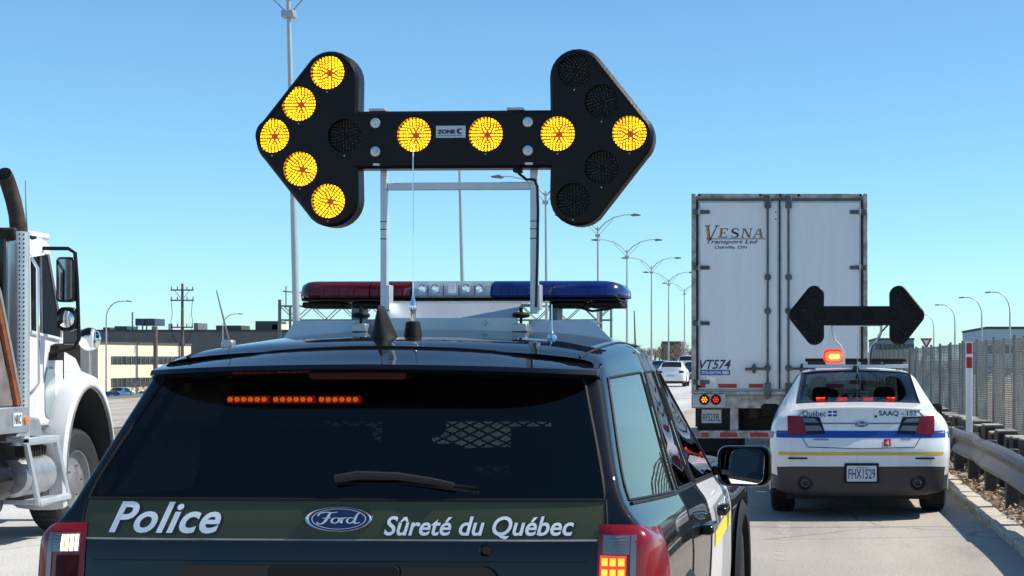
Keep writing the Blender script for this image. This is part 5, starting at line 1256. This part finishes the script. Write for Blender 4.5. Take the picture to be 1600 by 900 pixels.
far_car('parked_car', 'white car parked beside the blue one before the cream office building', (-78.3, 186, -3.33), pw, (1.05, 1, .85), group='cars parked by the cream office')

# ------------------------------------------------------------------ lamp posts
M['post'] = mat('lamp_post_steel', (.46, .47, .48), .45, metal=.6, var=.12, scale=.6)
def median_lamp_proto():
    r = empty('median_lamp_post', (0, 0, 0))
    MB().tube([(0, 0, -.05), (0, 0, 3), (0, 0, 7), (0, 0, 11.3)], [.108, .095, .08, .055], 12).build('post', M['post'], r)
    MB().lathe([(.26, -.05), (.26, .5), (.18, .56)], 12, (0, 0, 0), 'z').build('base', M['concrete'], r)
    MB().box((0, 0, 10.65), (.34, .30, .18)).build('collar', M['post'], r, bevel=.02)
    for s in (-1, 1):
        a = MB().tube([(0, 0, 11.0), (s * .5, 0, 11.55), (s * 1.15, 0, 11.95), (s * 1.9, 0, 12.13), (s * 2.5, 0, 12.16)], [.045, .04, .035, .032, .03], 8).build('arm', M['post'], r)
        MB().tube([(s * .06, 0, 10.7), (s * .55, 0, 11.2), (s * 1.15, 0, 11.88)], .02, 6).build('brace', M['post'], a)
        MB().prism([(s * 2.35, 12.10), (s * 2.5, 12.03), (s * 3.05, 12.08), (s * 3.1, 12.16), (s * 2.6, 12.24)], XZ, -.15, .15).build('luminaire', M['dull_steel'], a, bevel=.03)
    return r
ml = median_lamp_proto()
spots = [(-13.52, 42.3), (-14.3, 67), (-14.35, 89), (-14.5, 112.7), (-15.0, 136), (-15.15, 160), (-15.6, 186), (-15.6, 212)]
desc = ['tall lamp post rising behind the left head of the lit arrow board', 'lamp post seen between the uprights of the lit arrow board', 'lamp post with forked arms just right of the arrow board uprights', 'lamp post whose arm shows under the right head of the lit arrow board',
        'forked lamp post whose pole drops just behind the blue light bar end', 'first forked lamp post standing clear to the right of the blue light bar', 'small forked lamp post, second from the trailer edge', 'smallest forked lamp post right against the trailer edge']
for i, ((x, y), d) in enumerate(zip(spots, desc)):
    o = ml if i == 0 else copy_tree(ml)
    o.location = (x, y, -.03); o.rotation_euler = (0, R(-1.4) if i < 2 else R(rnd.uniform(-.6, .3)), 0); o.scale = (1, 1, 1.035 if i == 0 else 1); tag(o, d, 'lamp post', 'forked lamp posts along the median')
def bent_lamp(s, h, reach):
    r = empty('curved_lamp_post', (0, 0, 0)); pts = [(0, 0, -.05), (0, 0, h * .55), (0, 0, h - 2.2)]
    for k in range(1, 7):
        a = R(90 * k / 6); pts.append((s * (reach * .72) * (1 - math.cos(a)), 0, h - 2.2 + 2.1 * math.sin(a)))
    pts.append((s * reach, 0, h - .08)); MB().tube(pts, [.11, .10, .08] + [.06] * 6 + [.05], 10).build('post', M['post'], r)
    MB().prism([(s * (reach - .1), h - .16), (s * (reach + .5), h - .2), (s * (reach + .55), h - .08), (s * reach, h)], XZ, -.13, .13).build('luminaire', M['dull_steel'], r, bevel=.03)
    return r
for px_, Y, h, d in ((1578, 166, 9, 'curved lamp post farthest right above the mesh fence'), (1534, 180, 9, 'middle one of the three curved lamp posts above the fence at right'), (1492, 204, 9, 'curved lamp post next to the yield sign, leftmost of the three tall ones'), (1459, 246, 9, 'small curved lamp post just right of the sedan arrow board tip')):
    o = bent_lamp(-1, h, 2.1); o.location = ((px_ - PX) * Y / F, Y, -.03); tag(o, d, 'lamp post', 'curved lamp posts beyond the fence')
for px_, Y, h, d in ((166, 193, 9 + 0, 'curved lamp post standing before the cream office building'), (348, 246, 9, 'curved lamp post behind the left roof edge of the police SUV')):
    o = bent_lamp(1, h + 3.4, 2.6); o.location = ((px_ - PX) * Y / F, Y, -3.36); tag(o, d, 'lamp post', 'curved lamp posts on the left')

# utility poles
M['wood'] = mat('weathered_wood', (.12, .10, .085), .85, var=.3, scale=3)
up = empty('utility_pole', ((285 - PX) * 215 / F, 215, -3.36)); tag(up, 'wooden utility pole with three crossarms above the roofs at left', 'utility pole')
zt_ = CH + (PY - 443) * 215 / F + 3.36
MB().tube([(0, 0, -.05), (0, 0, zt_)], [.28, .17], 8).build('post', M['wood'], up)
for dz_, w in ((.9, 1.55), (2.3, 1.6), (6.0, 1.5)):
    ca = MB().bx(-w, w, -.14, -.03, zt_ - dz_ - .09, zt_ - dz_ + .09).build('crossarm', M['wood'], up)
    for s in (-1, -.45, .45, 1): MB().lathe([(.06, zt_ - dz_ + .09), (.09, zt_ - dz_ + .25), (.05, zt_ - dz_ + .5), (0, zt_ - dz_ + .52)], 8, (s * w * .93, -.08, 0), 'z').build('insulator', M['dull_steel'], ca)
for s in (-1, 1):
    MB().tube([(s * 1.45, -.2, zt_ - 2.4), (s * 1.3, -.2, zt_ - 4.2), (s * 1.5, -.2, zt_ - 5.2), (s * 1.4, -.2, zt_ - 6.0), (s * 1.2, -.2, zt_ - 7.4), (s * .2, -.2, zt_ - 8.6)], .035, 5).build('drop_cable', M['rubber'], up)
    MB().tube([(s * .2, -.1, zt_ - 2.0), (s * 1.0, -.1, zt_ - 1.0)], .04, 5).build('brace', M['wood'], up)
u2 = empty('wooden_pole', ((243 - PX) * 205 / F, 205, -3.36)); tag(u2, 'short dark wooden pole in front of the cream office windows', 'pole')
MB().tube([(0, 0, -.05), (0, 0, CH + 53 * 205 / F + 3.36)], [.32, .28], 8).build('post', M['wood'], u2)
MB().bx(-.3, .3, -.5, -.38, 9.0, 9.4).build('bracket', M['dull_steel'], u2)

u3 = empty('wooden_pole', ((994 - PX) * 200 / F, 200, -.05)); tag(u3, 'slender bare pole between the forked lamp posts right of the blue light bar', 'pole')
MB().tube([(0, 0, 0), (-.25, 0, CH + 78 * 200 / F)], [.16, .07], 8).build('post', M['wood'], u3)
MB().bx(-.3, .3, -.3, .3, -.02, .25).build('footing', M['concrete'], u3)
# overhead sign gantry far ahead on the left carriageway
GYy = 150; sg_ = empty('sign_gantry', ((437 - PX) * GYy / F, GYy, 0)); tag(sg_, 'grey lattice gantry spanning the road behind the light bar', 'gantry')
Lg = (955 - 437) * GYy / F; z0, z1 = CH + (PY - 500) * GYy / F, CH + (PY - 478) * GYy / F
gm = M['dull_steel']
for xx, nm_ in ((0, 'post'), (Lg - 1, 'post')):
    MB().tube([(xx, 0, -3.4 if xx == 0 else -.05), (xx, 0, z1 + .6)], .16, 8).tube([(xx + 1.0, 0, -3.4 if xx == 0 else -.05), (xx + 1.0, 0, z1)], .12, 8).build(nm_, gm, sg_)
for yy in (0, 1.2):
    for z in (z0, z1): MB().tube([(0, yy, z), (Lg, yy, z)], .085, 6).build('chord', gm, sg_)
    n = 22; mb = MB()
    for k in range(n):
        a, b = Lg * k / n, Lg * (k + 1) / n; mb.tube([(a, yy, z0 if k % 2 else z1), (b, yy, z1 if k % 2 else z0)], .045, 5)
    mb.build('lattice', gm, sg_)
MB().tube([(.3, 0, z1 + 1.4), (2.9, 0, z1 + 1.2)], .06, 5).tube([(.6, 0, z1), (.6, 0, z1 + 1.9)], .06, 5).build('camera_arm', gm, sg_)

# ------------------------------------------------------------------ buildings
M['cream'] = mat('cream_wall', (.72, .63, .47), .8, var=.06, scale=.8); M['brown'] = mat('brown_brick', (.13, .095, .078), .85, var=.15, scale=1.5)
M['dark_wall'] = mat('dark_wall', (.17, .16, .15), .8, var=.15, scale=.5); M['roof_grey'] = mat('roof_grey', (.075, .073, .072), .8, var=.1)
M['win'] = mat('window_dark', (.03, .04, .05), .12, coat=.6); M['metal_blue'] = mat('cooler_blue', (.05, .07, .11), .5); M['pale_wall'] = mat('pale_wall', (.50, .56, .62), .7, var=.05)
of = empty('office_building', (-81.6, 205.5, -3.36), 0); tag(of, 'low cream office building with two window bands and a brown brick side', 'building')
# cream face from corner A (left) to B (right), facing right towards the sun
A = Vector(((153 - PX) * 196 / F, 196, 0)); Bv = Vector(((262 - PX) * 212 / F, 212, 0)); org = Vector((-81.6, 205.5, 0))
A -= org; Bv -= org; u = (Bv - A).normalized(); nrm = Vector((u.y, -u.x, 0)); Lf = (Bv - A).length; H = 7.1
def onface(s, z, d): p = A + u * s + nrm * d; return (p.x, p.y, z)
def slabf(name, m, s0, s1, z0, z1, d0, d1, par=of): return MB().prism([(s0, z0), (s1, z0), (s1, z1), (s0, z1)], lambda a, b, d: onface(a, b, d), d0, d1).build(name, m, par)
slabf('wall', M['cream'], 0, Lf + 6, 0, H, -12, 0); slabf('roof_edge', M['roof_grey'], -.1, Lf + 6.1, H, H + .25, -12.1, .12)
for z0, z1 in ((1.6, 2.75), (4.5, 5.55)):
    w = slabf('window_band', M['win'], 2.9, Lf + 4, z0, z1, .01, .05); nmul = 17
    for k in range(nmul): s = 2.9 + (Lf + 1.1) * k / (nmul - 1); slabf('mullion', M['dull_steel'], s - .06, s + .06, z0, z1, .055, .12, w)
# brown side wing going left from A
v2 = Vector((-1, .12, 0)).normalized()
MB().prism([(0, 0), (8.5, 0), (8.5, H - .15), (0, H - .15)], lambda a, b, d: tuple(A + v2 * a + Vector((.12, 1, 0)) * d + Vector((0, 0, b))), .05, 10).build('brick_wing', M['brown'], of)
MB().prism([(2.0, 5.0), (2.9, 5.0), (2.9, 4.1), (2.0, 4.1)], lambda a, b, d: tuple(A + v2 * (a + 2) + Vector((.12, 1, 0)) * d + Vector((0, 0, b))), -.03, .03).build('wall_sign', M['decal_navy'], of)
def block(name, label, px0, px1, pyt, Y, depth, m, base=-3.36, cat='building', wins=None, roofm=None):
    x0, x1, z = (px0 - PX) * Y / F, (px1 - PX) * Y / F, CH + (PY - pyt) * Y / F
    r = empty(name, ((x0 + x1) / 2, Y, base)); tag(r, label, cat); w = (x1 - x0) / 2; h = z - base
    MB().bx(-w, w, 0, depth, 0, h).build('wall', m, r); MB().bx(-w - .1, w + .1, -.1, depth + .1, h, h + .3).build('roof_edge', roofm or M['roof_grey'], r)
    if wins:
        n, rows_, ww, hh = wins
        for a in range(n):
            for b in range(rows_):
                x = -w + 2 * w * (a + .5) / n; zz = h * (b + .55) / rows_
                MB().bx(x - ww / 2, x + ww / 2, -.05, -.01, zz - hh / 2, zz + hh / 2).build('window', M['win'], r)
    return r, h, w
wh_, hh_, ww_ = block('warehouse', 'long dark flat-roofed warehouse behind the cream office', 90, 470, 518, 250, 40, M['dark_wall'], wins=(18, 1, 2.2, .9))
ru = lambda px: (px - PX) * 250 / F - wh_.location.x
for a, b, c, d, m in ((152, 163, 516, 512, 'roof_grey'), (170, 190, 517, 511, 'metal_blue'), (255, 262, 517, 507, 'pale_wall'), (295, 302, 517, 506, 'dull_steel'), (330, 370, 517, 510, 'roof_grey'), (392, 428, 517, 503, 'roof_grey'), (418, 432, 517, 508, 'cream')):
    MB().bx(ru(a), ru(b), 2, 6, hh_ + .3, hh_ + .3 + (c - d) * 250 / F).build('roof_unit', M[m], wh_, bevel=.05)
for a, b in ((207, 221), (222, 238)):
    cl = MB().bx(ru(a), ru(b), 1, 5, hh_ + 1.0, hh_ + 2.1).build('cooling_tower', M['metal_blue'], wh_, bevel=.05)
    MB().bx(ru(a) + .2, ru(a) + .35, 1, 1.2, hh_ + .3, hh_ + 1).bx(ru(b) - .35, ru(b) - .2, 1, 1.2, hh_ + .3, hh_ + 1).build('tower_leg', M['dull_steel'], cl)
MB().tube([(ru(194.5), 3, hh_), (ru(194.5), 3, hh_ + 3.2)], .12, 6).build('vent_pipe', M['dull_steel'], wh_)
block('apartment_block', 'grey apartment block rising over the far trees left of the trailer', 1034, 1063, 535, 420, 20, mat('grey_facade', (.20, .20, .21), .8), base=-.1, wins=(7, 4, 1.2, 1.0))
block('shed', 'pale flat-roofed shed above the fence at the right edge', 1542, 1640, 514, 200, 30, M['pale_wall'], base=-.1, wins=(9, 1, 1.5, 1.0))
block('low_building', 'blue-grey low building behind the sedan arrow board', 1368, 1428, 531, 260, 25, mat('blue_grey_wall', (.20, .25, .32), .7, var=.1), base=-.1, wins=(8, 2, .9, .9))
block('utility_hut', 'small grey hut beside the curved lamp posts above the fence', 1519, 1532, 521, 230, 6, mat('hut_grey', (.25, .28, .31), .7), base=-.1, wins=(2, 2, .6, .6))

# ------------------------------------------------------------------ bare trees and shrubs
M['bark'] = mat('bare_bark', (.12, .10, .09), .9, var=.3)
M['twig'] = mat('bare_twig', (.19, .155, .135), .9, var=.3)
def bare(seed, h, levels=5, spread=.5, thick=1.0):
    q = random.Random(seed); tr_, tw_ = MB(), MB()
    def grow(p, d, l, r, lv):
        e = p + d * l; m = p.lerp(e, .5) + Vector((q.uniform(-1, 1), q.uniform(-1, 1), q.uniform(-.3, .3))) * l * .06
        (tr_ if lv >= levels - 1 else tw_).tube([p, m, e], [r, r * .85, r * .65], 4 if lv < levels - 1 else 6, cap=False)
        if lv == 0: return
        for k in range(q.choice((2, 3, 3)) + (lv < 3)):
            nd = (d + Vector((q.uniform(-1, 1), q.uniform(-1, 1), q.uniform(-.25, .7))) * spread * 1.5).normalized(); grow(p.lerp(e, q.uniform(.55, 1)), nd, l * q.uniform(.58, .82), r * .58, lv - 1)
    grow(Vector((0, 0, -.1)), Vector((q.uniform(-.05, .05), q.uniform(-.05, .05), 1)), h * .30, h * .018 * thick, levels); return tr_.mesh('trunk', M['bark'], 60, fix=False), tw_.mesh('crown', M['twig'], 0, fix=False)
protos = [bare(s, 7, 5, .55) for s in (3, 11, 29)] + [bare(s, 7, 6, .6, 1.9) for s in (5, 17, 23)]
def tree(name, label, x, y, z, s, k, group, cat='tree'):
    r = empty(name, (x, y, z), rnd.uniform(0, 6.3)); r.scale = (s, s, s); tag(r, label, cat, group); link('trunk', protos[k][0], r); link('crown', protos[k][1], r)
for k in range(26):
    px_ = 958 + k * 5.2 + rnd.uniform(-2, 2); Y = rnd.uniform(240, 330); tree('bare_tree', 'leafless tree in the far tree line between the light bar and the trailer', (px_ - PX) * Y / F, Y, -.05, rnd.uniform(.55, .95), 3 + k % 3, 'far leafless trees')
for k in range(5):
    px_, Y = (205, 216, 226, 236, 246)[k], 190 - 2 * k; tree('bare_shrub', 'leafless shrub before the cream office building', (px_ - PX) * Y / F, Y, -3.4, rnd.uniform(.45, .7), k % 3, 'leafless shrubs by the cream office', 'shrub')
for k in range(14):
    px_, Y = 1425 + k * 13 + rnd.uniform(-4, 4), rnd.uniform(60, 120); tree('verge_bush', 'leafless bush behind the slatted mesh fence', max(5.6, (px_ - PX) * Y / F), Y, -.05, rnd.uniform(.22, .36), k % 3, 'leafless bushes behind the fence', 'shrub')
